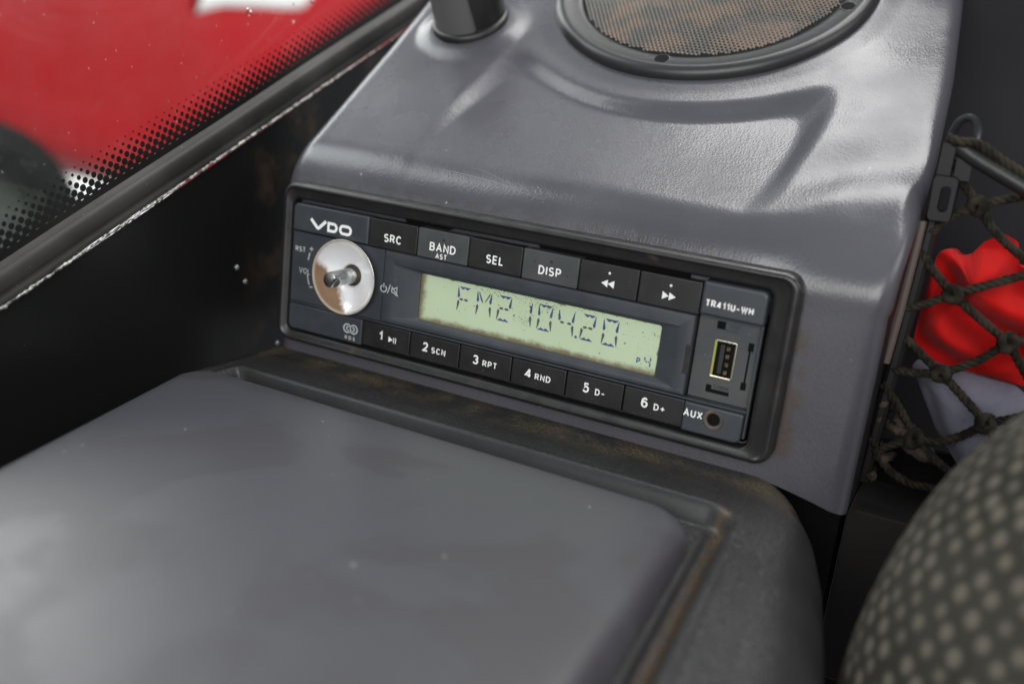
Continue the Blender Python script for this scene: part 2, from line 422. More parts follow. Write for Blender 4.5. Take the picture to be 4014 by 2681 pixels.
def stroke_vf(P, w, y, closed=False):    # a flat line of width w through 2-D points
    n = len(P); L = []; R_ = []
    for i in range(n):
        a = Vector(P[i - 1]) if (i or closed) else Vector(P[0]); b = Vector(P[(i + 1) % n]) if (i < n - 1 or closed) else Vector(P[-1])
        p = Vector(P[i]); d1 = (p - a); d2 = (b - p)
        if d1.length < 1e-6: d1 = d2
        if d2.length < 1e-6: d2 = d1
        d1.normalize(); d2.normalize(); t = (d1 + d2).normalized(); nn = Vector((-t.y, t.x)); k = w / 2 / max(.45, nn.dot(Vector((-d1.y, d1.x))))
        L.append(p + nn * k); R_.append(p - nn * k)
    V = [(q.x, y, q.y) for q in L] + [(q.x, y, q.y) for q in R_]
    F = [(i, (i + 1) % n, n + (i + 1) % n, n + i) for i in range(n if closed else n - 1)]
    return V, F
def arc(cx, cz, r, a0, a1, n=14, rz=None):
    return [(cx + r * math.cos(math.radians(a0 + (a1 - a0) * i / n)), cz + (rz or r) * math.sin(math.radians(a0 + (a1 - a0) * i / n))) for i in range(n + 1)]
GLY = None
def glyphs():
    def ar(cx, cz, rx, rz, a0, a1, n=8): return [(cx + rx * math.cos(math.radians(a0 + (a1 - a0) * i / n)), cz + rz * math.sin(math.radians(a0 + (a1 - a0) * i / n))) for i in range(n + 1)]
    G = {}
    G['A'] = (.74, [[(0, 0), (.37, 1), (.74, 0)], [(.15, .34), (.59, .34)]])
    G['B'] = (.62, [[(0, .53), (0, 1)] + ar(.36, .765, .22, .235, 90, -90) + [(0, .53)], [(0, .53), (0, 0)] + ar(.36, .265, .26, .265, -90, 90) + [(0, .53)]])
    G['C'] = (.68, [ar(.37, .5, .37, .5, 42, 318, 16)])
    G['D'] = (.68, [[(0, 0), (0, 1)] + ar(.28, .5, .40, .5, 90, -90, 12) + [(0, 0)]])
    G['E'] = (.56, [[(.56, 1), (0, 1), (0, 0), (.56, 0)], [(0, .52), (.51, .52)]])
    G['H'] = (.64, [[(0, 0), (0, 1)], [(.64, 0), (.64, 1)], [(0, .5), (.64, .5)]])
    G['I'] = (.0, [[(0, 0), (0, 1)]])
    G['L'] = (.50, [[(0, 1), (0, 0), (.50, 0)]])
    G['N'] = (.64, [[(0, 0), (0, 1), (.64, 0), (.64, 1)]])
    G['O'] = (.76, [ar(.38, .5, .38, .5, 90, 450, 20)])
    G['P'] = (.58, [[(0, .44), (0, 1)] + ar(.32, .72, .26, .28, 90, -90) + [(0, .44)], [(0, .44), (0, 0)]])
    G['R'] = (.64, [[(0, .48), (0, 1)] + ar(.34, .74, .26, .26, 90, -90) + [(0, .48)], [(0, .48), (0, 0)], [(.32, .48), (.64, 0)]])
    G['S'] = (.60, [ar(.30, .745, .28, .255, 35, 250, 10) + ar(.30, .265, .30, .265, 78, -148, 12)])
    G['T'] = (.62, [[(0, 1), (.62, 1)], [(.31, 1), (.31, 0)]])
    G['U'] = (.62, [[(0, 1), (0, .32)] + ar(.31, .32, .31, .32, 180, 360, 10) + [(.62, 1)]])
    G['V'] = (.70, [[(0, 1), (.35, 0), (.70, 1)]])
    G['W'] = (1.0, [[(0, 1), (.25, 0), (.50, .95), (.75, 0), (1., 1)]])
    G['X'] = (.66, [[(0, 0), (.66, 1)], [(0, 1), (.66, 0)]])
    G['0'] = (.56, [ar(.28, .5, .28, .5, 90, 450, 18)])
    G['1'] = (.30, [[(0, .72), (.18, .82), (.30, 1), (.30, 0)]])
    G['2'] = (.56, [ar(.28, .72, .27, .28, 165, -20, 9) + [(.40, .42), (0, 0), (.57, 0)]])
    G['3'] = (.56, [ar(.27, .75, .25, .25, 160, -88, 9), ar(.28, .27, .28, .27, 90, -160, 9)])
    G['4'] = (.62, [[(.62, .24), (0, .24), (.44, 1)], [(.44, 1), (.44, 0)]])
    G['5'] = (.56, [[(.52, 1), (.12, 1), (.05, .50)] + ar(.26, .33, .30, .33, 125, -155, 11)])
    G['6'] = (.58, [ar(.31, .58, .30, .42, 45, 180, 8) + [(.01, .30)], ar(.29, .31, .28, .31, 0, 360, 16)])
    G['9'] = (.58, [[(.57, .70)] + ar(.27, .42, .30, .42, 0, -135, 8), ar(.29, .69, .28, .31, 0, 360, 16)])
    G['-'] = (.46, [[(0, .40), (.46, .40)]])
    G['+'] = (.66, [[(0, .42), (.66, .42)], [(.33, .06), (.33, .78)]])
    G['.'] = (.02, [[(0, -.02), (.0, .09)]])
    return G
def text_vf(body, size, x, z, y, bold=.16, sx=1., spacing=.16, **kw):
    """flat upright sans capitals facing -y, centred on x, feet at z; size is the height of a capital"""
    global GLY
    if GLY is None: GLY = glyphs()
    w = bold * size; k = size - w; adv = []; t = 0
    for ch in body:
        g = GLY[ch][0] * k * sx + w; adv.append(t); t += g + spacing * size
    t -= spacing * size; parts = []; lay = 0
    for ch, a in zip(body, adv):
        for S in GLY[ch][1]:
            P = [(x - t / 2 + a + w / 2 + p[0] * k * sx, z + w / 2 + p[1] * k) for p in S]
            cl = (Vector(P[0]) - Vector(P[-1])).length < 1e-4
            if cl: P = P[:-1]
            elif S is not GLY['A'][1][0] and len(S) <= 3 and ch not in 'AVX':    # square the open ends
                pass
            parts.append(stroke_vf(P, w, y - .012 * (lay % 3), cl)); lay += 1
    return join(parts)
def sst(a, b, x):
    if a == b: return float(x > a)
    t = max(0., min(1., (x - a) / (b - a))); return t * t * (3 - 2 * t)
def lerp(a, b, t): return a + (b - a) * t
def interp(x, T):
    if x <= T[0][0]: return T[0][1]
    for (a, p), (b, q) in zip(T, T[1:]):
        if x <= b: return lerp(p, q, (x - a) / (b - a))
    return T[-1][1]

# ------------------------------------------------------------------ the grey console round the radio
AS = math.radians(36.5); RAD = 28.; Y0 = 4.; Z0 = 24.
YS = Y0 + RAD - RAD * math.sin(AS); ZS = Z0 + RAD * math.cos(AS); SA = RAD * (math.pi / 2 - AS)
def prof(s):            # s: 0 where the slope begins, negative round the bend and down the front
    if s >= 0: return YS + s * math.cos(AS), ZS + s * math.sin(AS), -math.sin(AS), math.cos(AS)
    if s >= -SA:
        a = AS - s / RAD            # tangent angle
        return Y0 + RAD - RAD * math.sin(a), Z0 + RAD * math.cos(a), -math.sin(a), math.cos(a)
    return Y0, Z0 + (s + SA), -1., 0.
def x_right(s): return interp(s, [(-80, 111.6), (-SA, 112.4), (0, 113.2), (36, 113.0), (80, 110.4), (121, 106), (160, 101)])
def x_left(s): return interp(s, [(-80, -101.5), (-SA, -103.5), (0, -102), (60, -102.5), (120, -105), (160, -107)])
def pocket(x, s):
    w = 5.8; kk = 7.5
    dA = math.hypot(x - 16.5, s - 117) - 74.0
    dL = (x + 55.5 - .05 * max(0, s)) ; dL /= (.55 + .75 * sst(0, 50, s))
    dR = interp(s, [(-20, 69), (-3, 70.5), (9, 73.5), (30, 76.5), (60, 79)]) - x
    h = -math.log(sum(math.exp(-min(40, max(-40, d)) / kk) for d in (dA, dL, dR))) * kk
    dep = 4.0 * sst(-16, 44, s) * (.62 + .38 * sst(-30, 60, x))
    return -dep * sst(-1.0, w + 1, h)
def disp(x, s):
    d = pocket(x, s)
    d += .35 * math.sin(x * .061 + s * .045 + 1) * math.cos(s * .083 - x * .021)
    # heat ripples towards the right edge
    q = sst(70, 92, x)
    d += q * 1.3 * math.sin((s - .35 * (x - 90)) * .155 + .6) * math.exp(-((s - 4) / 34.) ** 2)
    # low boss that carries the knob
    r = math.hypot(x + 70, s - 76); d += 2.4 * (1 - sst(16, 25, r)) * sst(20, 50, s)
    r2 = math.hypot(x - 16.5, s - 117); d += .8 * (1 - sst(62, 70, r2))
    return d
console = thing('dashboard_console', (0, 60, -34), 'grey textured vinyl dashboard console that surrounds the car radio', 'dashboard')
def z_free(x): return -41.5 if x < 82 else interp(x, [(82, -33.8), (87, -34.3), (94, -35.4), (103, -37.2), (111.6, -39.4)])
stations = [-1] * 1
front_n = 26
S_list = [None] * front_n + [-SA + SA * i / 18 for i in range(19)] + [1.4 * i for i in range(1, 112)]
RL, RRr = 7., 5.5
def console_shell():
    cols = []                     # (kind, parameter)
    for i in range(7): cols.append(('L', 90 - 15 * i))
    NX = 150
    for i in range(1, NX): cols.append(('F', i / NX))
    for i in range(7): cols.append(('R', 15 * i))
    V, F = [], []
    rows = len(S_list) + 1
    for r in range(-1, len(S_list)):
        for kind, t in cols:
            k = max(r, 0); s = S_list[k]
            sx = s if s is not None else -SA - 40
            xl, xr_ = x_left(sx), x_right(sx)
            if kind == 'L': a = math.radians(t); x = xl + RL - RL * math.sin(a); dep = RL * (1 - math.cos(a))
            elif kind == 'R': a = math.radians(t); x = xr_ - RRr + RRr * math.sin(a); dep = RRr * (1 - math.cos(a))
            else: x = lerp(xl + RL, xr_ - RRr, t); dep = 0
            if s is None:
                zb = z_free(x); z = lerp(zb, Z0, k / front_n); y, ny, nz = Y0, -1., 0.
                s2 = -SA - (Z0 - z)
            else: y, z, ny, nz = prof(s); s2 = s
            d = disp(x, s2) * sst(xl - .1, xl + 10, x) * (1 - sst(xr_ - 6, xr_ + .1, x)) * sst(-SA - 6, -SA + 8, s2) - dep
            if r == -1: d -= 1.6
            V.append((x, y + ny * d, z + nz * d))
    n = len(cols)
    for r in range(rows - 1):
        for c in range(n - 1): F.append((r * n + c, r * n + c + 1, (r + 1) * n + c + 1, (r + 1) * n + c))
    return V, F
v, f = console_shell(); mesh('moulded_cover', v, f, 'vinyl', console, sharp=60)
def scratches():
    parts = []
    for (x0, s0, x1, s1, w) in ((-44, -6.5, -4, -9.0, .16), (-30, -3.5, -12, -7.5, .12), (-20, -9.5, 2, -11, .10), (-47, -9, -28, -9.8, .10), (20, 12, 34, 8, .08)):
        V = []
        for i in range(41):
            t = i / 40; x = lerp(x0, x1, t); q = lerp(s0, s1, t) + .5 * math.sin(t * 5)
            y, z, ny, nz = prof(q); d = disp(x, q) * sst(-SA - 6, -SA + 8, q) + .035; e = w * (math.sin(math.pi * t) ** .5 + .05) * .5
            ty, tz = nz, -ny
            V += [(x, y + ny * d + ty * e, z + nz * d + tz * e), (x, y + ny * d - ty * e, z + nz * d - tz * e)]
        parts.append((V, [(2 * i, 2 * i + 1, 2 * i + 3, 2 * i + 2) for i in range(40)]))
    return join(parts)
v, f = scratches(); tag(mesh('scratches', v, f, simple('scratched_vinyl', (.20, .195, .20), .6), console), kind='stuff')
def side_strip(right):
    V, F = [], []; rows = [s for s in S_list if s is not None]; k = 0
    zs = [('z', lerp(-39.5, Z0, i / 8)) for i in range(8)] + [('s', s) for s in rows[::3]]
    for kind, q in zs:
        if kind == 'z': y, z, ny, nz = Y0, q, -1., 0.; s = -SA - 30
        else: s = q; y, z, ny, nz = prof(s)
        x = (x_right(s) - .25) if right else (x_left(s) + .25)
        yi, zi = y - ny * 5.2, z - nz * 5.2
        V += [(x, yi, zi), (x, max(yi + 4, 70), min(zi, 200)), ]; k += 1
    for i in range(k - 1): F.append((2 * i, 2 * i + 1, 2 * i + 3, 2 * i + 2))
    return V, F
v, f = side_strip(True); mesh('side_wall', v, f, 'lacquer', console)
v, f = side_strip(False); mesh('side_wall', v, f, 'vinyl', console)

def backing():
    V = [(x, y, z) for x in (-98, 109) for y in (22, 26) for z in (-140, 20)]
    return V, [(0, 1, 3, 2), (4, 6, 7, 5), (0, 4, 5, 1), (2, 3, 7, 6), (0, 2, 6, 4), (1, 5, 7, 3)]
v, f = backing(); mesh('gap_backing', v, f, 'hole', console, smooth=False)  # added black sheet, keeps the gap under the console dark

# ------------------------------------------------------------------ the car radio
radio = thing('car_radio', (0, 0, -28), 'black and slate car radio with a lit green display and a missing volume knob', 'car radio')
OB = (-97.6, 88.6, -28.2, 30.4)     # outer edge of its frame
def bezel():
    def R(ins, r, y): return rring((OB[0] + ins, OB[1] - ins, OB[2] + ins, OB[3] - ins), r, y)
    inner = (-93.6, 80.6, -24.4, 24.6)
    def I(t, r, y):      # between the outer edge and the opening
        b = tuple(lerp(OB[i], inner[i], t) for i in range(4)); return rring(b, r, y)
    rings = [R(0, 5.5, 4.6), R(0, 5.5, -.6), R(.35, 5.2, -1.5), R(1.0, 4.6, -2.1), R(1.5, 4.2, -2.2),
             I(.30, 4.0, -2.1), I(.36, 3.8, -1.6), I(.42, 3.6, -1.3), I(.8, 3.0, -1.1), I(.92, 2.8, -.8), I(1.0, 2.6, -.1), I(1.0, 2.6, 5.0)]
    return loft(rings)
v, f = bezel(); mesh('frame', v, f, 'frame', radio, sharp=50)
plate('back_plate', (-93.4, 80.4, -24.2, 24.4), 4.0, 4.8, 'hole', radio, 2.4, .2)
# slate front: left block, middle band round the display, right block
plate('badge_panel', (-93.0, -60.15, 13.15, 23.1), -1.0, 3.6, 'slate', radio, (.4, .3, .3, 2.0), .7)
mb = []
def display_band():
    # outline of the middle band, the bevelled mouth of the display and its opening, all rounded rectangles
    o = (-53.0, 59.2, -12.9, 12.75)
    P = [rring(o, .5, 3.6), rring(o, .5, -.1), rring(o, .5, -.45, .35), rring(o, .5, -.5, .6)]
    mth = (-49.0, 55.2, -11.2, 8.4); opn = (-38.6, 48.8, -9.5, 7.0)
    P += [rring(mth, .6, -.5), rring((-48.2, 54.6, -10.9, 8.2), .6, -.35), rring((-39.2, 49.4, -9.9, 7.35), 1.0, .75), rring(opn, .9, 1.0), rring(opn, .9, 2.0)]
    return loft(P)
def control_vf():
    o = (-92.9, -53.02, -12.9, 12.75); A_ = []
    for y_, i_ in ((3.6, 0), (-.35, 0), (-.5, .15)):
        x0, x1, z0, z1 = o[0] + i_, o[1] - i_, o[2] + i_, o[3] - i_; L_ = lambda a, b: [lerp(a, b, k / 24) for k in range(24)]
        A_.append([(x, y_, z0) for x in L_(x0, x1)] + [(x1, y_, z) for z in L_(z0, z1)] + [(x, y_, z1) for x in L_(x1, x0)] + [(x0, y_, z) for z in L_(z1, z0)])
    m = len(A_[0]); hole = [[], [], []]
    for p in A_[2]:
        t = math.atan2(p[2] - .6, p[0] + 67.6)
        for q, (r_, y_) in zip(hole, ((9.5, -.5), (9.4, -.4), (9.4, 3.6))): q.append((-67.6 + r_ * math.cos(t), y_, .6 + r_ * math.sin(t)))
    # clip what would stick out above and below the panel
    for q in hole:
        for i, p in enumerate(q): q[i] = (p[0], p[1], max(-12.75, min(12.6, p[2])))
    return loft(A_ + hole)
v, f = control_vf(); cpn = mesh('control_panel', v, f, 'slate', radio, sharp=28)
v, f = display_band(); mesh('display_surround', v, f, 'slate', radio, sharp=28)
plate('trim_strip', (-92.9, 78.9, -13.75, -13.1), -.75, 3.2, 'slate', radio, .25, .25)
plate('logo_panel', (-92.9, -60.15, -23.4, -14.0), -.8, 3.6, 'slate', radio, (2.2, .3, .3, .3), .45)
plate('model_panel', (60.2, 79.7, 13.6, 23.9), -1.7, 3.6, 'slate', radio, (.5, .9, 2.0, .5), .8)
plate('socket_panel', (60.15, 78.6, -23.4, -14.0), -1.2, 3.6, 'slate', radio, (.3, 2.0, .6, .3), .6)
plate('port_panel', (59.6, 78.6, -13.0, 13.4), 2.6, 3.6, 'slate_dusty', radio, .3, .1)
plate('corner_post', (78.75, 79.5, -22.0, 13.4), .4, 3.6, 'slate', radio, .2, .2)
plate('latch_notch', (57.6, 59.5, -5.8, 3.4), -.62, .3, 'black', radio, .3, .12)
# printed words on the slate
LET = -.06
def lettering(parts, y_is_set, mat, parent):
    v, f = join(parts); return mesh('lettering', v, f, mat, parent, smooth=False)
y = -1.0 + LET
bp = [o for o in D.objects if o.name == 'badge_panel'][0]
def vdo():
    # wide rounded capitals V D O
    P = []
    P.append(stroke_vf([(-85.0, 18.4), (-82.0, 15.6), (-81.4, 15.6), (-78.4, 18.4)], 1.15, y))
    P.append(stroke_vf([(-77.2, 18.0), (-75.0, 18.0)] + arc(-75.0, 16.7, 1.3, 90, -90, 8) + [(-77.2, 15.4)], 1.0, y, True))
    P.append(stroke_vf([(x, z) for x, z in rr(-72.1, -67.6, 15.3, 18.0, 1.3)], 1.0, y, True))
    return P
lettering(vdo(), 0, 'print', bp)
mp_ = [o for o in D.objects if o.name == 'model_panel'][0]
lettering([text_vf('TR411U-WH', 2.15, 68.9, 16.4, -1.7 + LET, bold=.21, sx=.93, spacing=.13)], 0, 'print', mp_)
sp_ = [o for o in D.objects if o.name == 'socket_panel'][0]
lettering([text_vf('AUX', 2.4, 63.3, -18.6, -1.2 + LET, bold=.18, sx=1.0)], 0, 'print', sp_)
lp_ = [o for o in D.objects if o.name == 'logo_panel'][0]
def cd_logo():
    y = -.8 + LET; P = []
    P.append(stroke_vf(arc(-66.3, -18.3, 1.55, 40, 320, 14), .5, y)); P.append(stroke_vf(arc(-63.5, -18.3, 1.55, -140, 140, 14), .5, y))
    P.append(stroke_vf(arc(-66.0, -18.3, .65, 60, 300, 8), .4, y)); P.append(stroke_vf(arc(-63.8, -18.3, .65, -120, 120, 8), .4, y))
    P.append(stroke_vf([(-65.1, -17.4), (-64.7, -19.2)], .45, y - .012))
    P.append(text_vf('RDS', 1.4, -64.9, -22.4, y, bold=.2, spacing=.5))
    return P
lettering(cd_logo(), 0, 'print_dim', lp_)
ds_ = [o for o in D.objects if o.name == 'display_surround'][0]
def face_marks():
    y = -.5 + LET; P = []
    
    P.append(stroke_vf(arc(-67.6, .6, 18.2, 163, 172, 8), .42, y)); P.append(stroke_vf(arc(-67.6, .6, 18.2, 189, 201, 8), .42, y))
    P.append(stroke_vf([(-85.2, 7.4), (-83.6, 7.4)], .35, y)); P.append(stroke_vf([(-84.4, 6.6), (-84.4, 8.2)], .35, y - .002)); P.append(stroke_vf([(-84.4, -6.6), (-83.0, -6.6)], .35, y))
    # power sign, slash, crossed loudspeaker
    P.append(stroke_vf(arc(-52.4, -.9, 1.2, 125, 415, 14), .42, y)); P.append(stroke_vf([(-52.4, -.5), (-52.4, 1.0)], .42, y))
    P.append(stroke_vf([(-50.7, -2.3), (-49.7, 1.0)], .36, y))
    P.append(stroke_vf([(-49.0, -1.6), (-48.2, -1.6), (-46.9, -2.4), (-46.9, .5), (-48.2, -.3), (-49.0, -.3)], .34, y, True)); P.append(stroke_vf([(-49.1, .4), (-46.2, -2.6)], .32, y - .012))
    return P
v, f = join(face_marks()); tag(mesh('symbols', v, f, 'print_dim', cpn, smooth=False), kind='stuff')
lettering([text_vf('RST', 1.9, -89.3, 5.6, -.5 + LET, bold=.18)], 0, 'print_dim', cpn)
lettering([text_vf('VOL', 2.1, -86.9, -2.2, -.5 + LET, bold=.13)], 0, 'print_dim', cpn)
v, f = disc_vf(-89.6, 9.0, -.56, .55, 14); mesh('reset_hole', v, f, 'gunk', cpn)
# buttons
def tri(P): return P
def button(x0, x1, z0, z1, yf, mat, marks, nub):
    b = plate('button', (x0 + .16, x1 - .16, z0, z1), yf, 3.6, mat, radio, .45, .32, 3)
    if marks: lettering(marks, 0, 'print', b)
    if nub:
        nx, nz, nm = nub
        prof_ = [(.42, yf + .02), (.40, yf - .12), (.28, yf - .24), (.05, yf - .28)]
        v, f = lathe(nx, nz, prof_, 12); mesh('nub', v, f, nm, b)
    return b
top = [('SRC', .0), ('BAND', .0), ('SEL', .0), ('DISP', .0), ('<<', 0), ('>>', 0)]
for i, (w, _) in enumerate(top):
    x0 = -60 + 20 * i; cx = x0 + 10; yf = -.95 - (.0, .12, .05, .1, .0, .06)[i]; y = yf + LET
    if w == 'BAND': mk = [text_vf('BAND', 2.9, cx + .1, 15.9, y, bold=.175, sx=1.04, spacing=.17), text_vf('AST', 1.8, cx - .2, 13.55, y, bold=.18)]
    elif w in ('<<', '>>'):
        k = 1 if w == '>>' else -1; mk = [poly_vf([(cx + k * (a + 2.1), 16.9), (cx + k * a, 18.1), (cx + k * a, 15.7)][::k], y) for a in (-2.1, .05)]
    else: mk = [text_vf(w, 2.9, cx, 15.55, y, bold=.175, sx=1.0, spacing=.17)]
    button(x0, x0 + 20, 13.05, 22.95, yf, 'button_worn' if w in ('BAND', 'DISP') else 'button', mk, (cx + .2, 20.2, 'print' if i >= 4 else 'black'))
low = [('1', 'PLAY'), ('2', 'SCN'), ('3', 'RPT'), ('4', 'RND'), ('5', 'D-'), ('6', 'D+')]
nums = [(-52.0, -47.3), (-33.4, -28.1), (-13.4, -7.9), (6.6, 11.9), (27.4, 32.3), (47.4, 52.4)]
for i, (a, b_) in enumerate(low):
    x0 = -60 + 20 * i + .2; yf = -.55; y = yf + LET; xn, xt = nums[i]
    mk = [text_vf(a, 3.3, xn, -19.6, y, bold=.18, sx=1.05)]
    if b_ == 'PLAY':
        mk += [poly_vf([(xt - 1.4, -19.6), (xt + .4, -18.6), (xt - 1.4, -17.6)], y), stroke_vf([(xt + .8, -19.6), (xt + .8, -17.6)], .32, y), stroke_vf([(xt + 1.6, -19.6), (xt + 1.6, -17.6)], .32, y)]
    else: mk.append(text_vf(b_, 2.15, xt, -19.6, y, bold=.18, sx=1.05, spacing=.22))
    button(x0, x0 + 20, -22.95, -14.05, yf, 'button', mk, (x0 + 9.8, -21.3, 'black'))
# display
lcd = plate('display', (-38.9, 49.1, -9.8, 7.3), 1.5, 3.4, 'lcd', radio, .6, .1)
def seg(P, y=1.42): return [(x, y, z) for x, z in P]
def hseg(x0, x1, z, up):     # the long winged bar at the top or the foot of a figure
    h = .95 * (1 if up else -1); m = (x0 + x1) / 2
    return [[(x0, z), (m, z), (m, z - h * .45), (lerp(x0, m, .62), z - h)], [(m, z), (x1, z), (lerp(x1, m, .62), z - h), (m, z - h * .45)]]
def vseg(x, z0, z1, side):   # tapered upright, side +1 has its belly to the right
    w = .95 * side; top = z1 > z0
    return [[(x, z1), (x + w * .25, z1 - .2 * (1 if top else -1)), (x + w, lerp(z0, z1, .22)), (x + w * .55, z0), (x, lerp(z0, z1, .12))]]
def mseg(x0, x1, z): m = (x0 + x1) / 2; e = .38; return [[(x0, z), (x0 + .4, z + e), (x1 - .4, z + e), (x1, z), (x1 - .4, z - e), (x0 + .4, z - e)]]
def digit(ch, x0, x1, zt=5.0, zb=-3.1):
    m = (x0 + x1) / 2; zm = (zt + zb) / 2; B, G = [], []
    S_ = {'F': 'a f e g h', '2': 'a b g h e d', '1': 'b c', '0': 'a b c d e f', '4': 'f b g h c', 'M': 'f e b c x y'}[ch].split()
    for s in S_:
        if s == 'a': B += hseg(x0 + .4, x1 - .1, zt + .3, True)
        if s == 'd': B += hseg(x0 + .2, x1 - .4, zb - .2, False)
        if s == 'f': B += vseg(x0, zm + .35, zt, 1)
        if s == 'b': B += vseg(x1, zm + .35, zt, -1)
        if s == 'e': G += vseg(x0, zm - .35, zb, 1)
        if s == 'c': G += vseg(x1, zm - .35, zb, -1)
        if s == 'g': G += mseg(x0 + .7, x0 + 2.3, zm)
        if s == 'h': G += mseg(x1 - 2.5, x1 - .8, zm)
        if s == 'x': B += [[(x0 + .5, zt - .1), (x0 + 1.0, zt - .3), (x0 + 2.5, zm + .8), (x0 + 2.4, zm + .3), (x0 + 1.6, zm + 1.2)]]
        if s == 'y': G += [[(x1 - .9, zt), (x1 - .6, zt - .5), (x1 - 2.0, zm + 1.2), (x1 - 2.6, zm + .5), (x1 - 2.4, zm + 1.2)]]
    V, F, MI = [], [], []
    for L_, mi in ((B, 0), (G, 1)):
        for P in L_:
            k = len(V); V += seg(P); F.append(tuple(range(k, k + len(P)))); MI.append(mi)
    o = mesh('digit', V, F, ['seg_blue', 'seg_grey'], lcd, smooth=False)
    for p, mi in zip(o.data.polygons, MI): p.material_index = mi
for ch, a, b_ in (('F', -23.8, -18.8), ('M', -16.4, -10.7), ('2', -8.4, -3.3), ('1', -.4, 4.4), ('0', 6.6, 11.8), ('4', 13.9, 19.6), ('2', 22.0, 27.0), ('0', 29.5, 34.8)): digit(ch, a, b_)
v, f = disc_vf(20.75, -2.85, 1.42, .45, 12); mesh('decimal_point', v, f, 'seg_blue', lcd, smooth=False)
lettering([text_vf('P.', 2.0, 43.0, -6.7, 1.42, bold=.2, sx=.95, spacing=.12)], 0, 'seg_blue', lcd)
def small_four():
    q = []
    for x0, z0, x1, z1 in ((44.75, -4.1, 44.75, -5.2), (46.6, -3.9, 46.6, -5.1), (45.0, -5.4, 45.6, -5.5), (45.9, -5.4, 46.4, -5.5), (46.6, -5.6, 46.6, -6.9)):
        q.append(stroke_vf([(x0, z0), (x1, z1)], .42, 1.42))
    return join(q)
v, f = small_four(); mesh('digit', v, f, 'seg_blue', lcd, smooth=False)
def specks():
    rnd = random.Random(3); parts = []
    for i in range(430):
        t = rnd.random()
        if t < .55: x = rnd.gauss(6, 16); z = 6.9 - abs(rnd.gauss(0, 1.9))
        elif t < .72: x = rnd.gauss(1, 2.2); z = rnd.gauss(-1, 1.6)
        elif t < .86: x = rnd.uniform(30, 48); z = rnd.uniform(-4, 6.6)
        else: x = rnd.uniform(-37, 48); z = rnd.uniform(-8.6, 6.6)
        if not (-38 < x < 48.3 and -9 < z < 6.9): continue
        r = abs(rnd.gauss(0, .07)) + .04
        if rnd.random() < .05: r *= 1.8
        n = 6; a0 = rnd.random() * 6; P = [(x + r * rnd.uniform(.6, 1.3) * math.cos(a0 + 2 * math.pi * k / n), z + r * rnd.uniform(.6, 1.3) * math.sin(a0 + 2 * math.pi * k / n)) for k in range(n)]
        parts.append((at_y(P, 1.38), [tuple(range(n))]))
    return join(parts)
v, f = specks(); tag(mesh('dirt_specks', v, f, 'speck', lcd, smooth=False), kind='stuff')
# volume control: chromed dish and bare shaft, the cap has come off
VX, VZ = -67.6, .6
v, f = lathe(VX, VZ, [(9.6, .6), (11.2, -1.0), (12.7, -2.9), (13.35, -3.8), (13.4, -4.0), (13.25, -4.12), (13.0, -4.05), (12.75, -3.8), (12.2, -3.0), (10.6, -1.5), (8.6, -.3), (6.6, .7), (5.2, 1.25), (4.6, 1.45), (4.0, 1.6), (3.8, 1.9), (3.75, 3.4), (3.7, 3.6)], 72)
cup = mesh('volume_dish', v, f, 'cup', radio, sharp=55)
def collar(): return lathe(VX, VZ, [(3.85, 2.2), (3.6, 1.6), (3.2, 1.4), (2.4, 1.4)], 32)
v, f = collar(); mesh('collar', v, f, 'gunk', cup)
def shaft():
    n = 28; R = []
    def ring(r, y, flat):
        o = []
        for i in range(n):
            a = 2 * math.pi * i / n; x, z = r * math.cos(a), r * math.sin(a)
            if flat is not None:      # the D-shaped flat faces up and right
                d = x * .80 - z * .60
                if d > flat: x -= (d - flat) * .80; z += (d - flat) * .60
            o.append((VX + x, y, VZ + z))
        return o
    R = [ring(2.85, 3.5, None), ring(2.85, -9.2, None), ring(2.8, -9.3, 1.7), ring(2.8, -11.0, 1.7), ring(2.6, -11.6, 1.4), ring(2.35, -11.75, 1.25)]
    return loft(R, cap1=True)
v, f = shaft(); mesh('volume_shaft', v, f, 'steel', radio, sharp=40)
# sockets
def usb():
    o = thing
    b = (65.4, 72.3, -5.5, 6.2)
    P = [rring(b, .7, 2.5), rring(b, .7, 2.2), rring(b, .6, 2.15, .15), rring(b, .5, 2.25, .45), rring(b, .4, 3.5, .5)]
    return loft(P)
v, f = usb(); ub = mesh('usb_port', v, f, 'shell', radio)
plate('inside', (65.8, 71.9, -5.1, 5.8), 2.53, 2.56, 'hole', ub, .3, .01)
plate('edge_tint', (65.5, 66.2, -5.0, 5.9), 2.05, 2.5, 'shell_green', ub, .2, .1)
plate('tongue', (67.4, 68.8, -4.2, 5.0), 2.1, 2.52, 'black', ub, .2, .1)
for k in range(4): plate('contact', (69.3, 70.5, -4.2 + 2.5 * k, -2.9 + 2.5 * k), 2.2, 2.52, 'gold', ub, .15, .1)
def slot(P): v, f = join(P); return mesh('slot', v, f, 'hole', radio, smooth=False)
ys = 2.55
slot([(at_y(rr(65.2, 67.8, 9.5, 11.9, .2), ys), [tuple(range(28))])]); 
slot([(at_y(rr(75.5, 77.2, 4.6, 7.2, .2), ys), [tuple(range(28))]), (at_y([(75.9, -5.2), (76.5, -5.2), (76.5, 4.6), (75.9, 4.6)], ys), [(0, 1, 2, 3)]), (at_y(rr(75.2, 76.9, -7.6, -5.2, .2), ys), [tuple(range(28))])])
slot([(at_y(rr(64.9, 66.6, -10.6, -8.2, .2), ys), [tuple(range(28))]), (at_y(rr(66.6, 72.2, -10.6, -9.4, .2), ys - .01), [tuple(range(28))])])
plate('ridge', (67.8, 72.2, 9.3, 9.7), 2.3, 2.6, 'slate_dusty', radio, .1, .1)
pp_ = [o for o in D.objects if o.name == 'port_panel'][0]
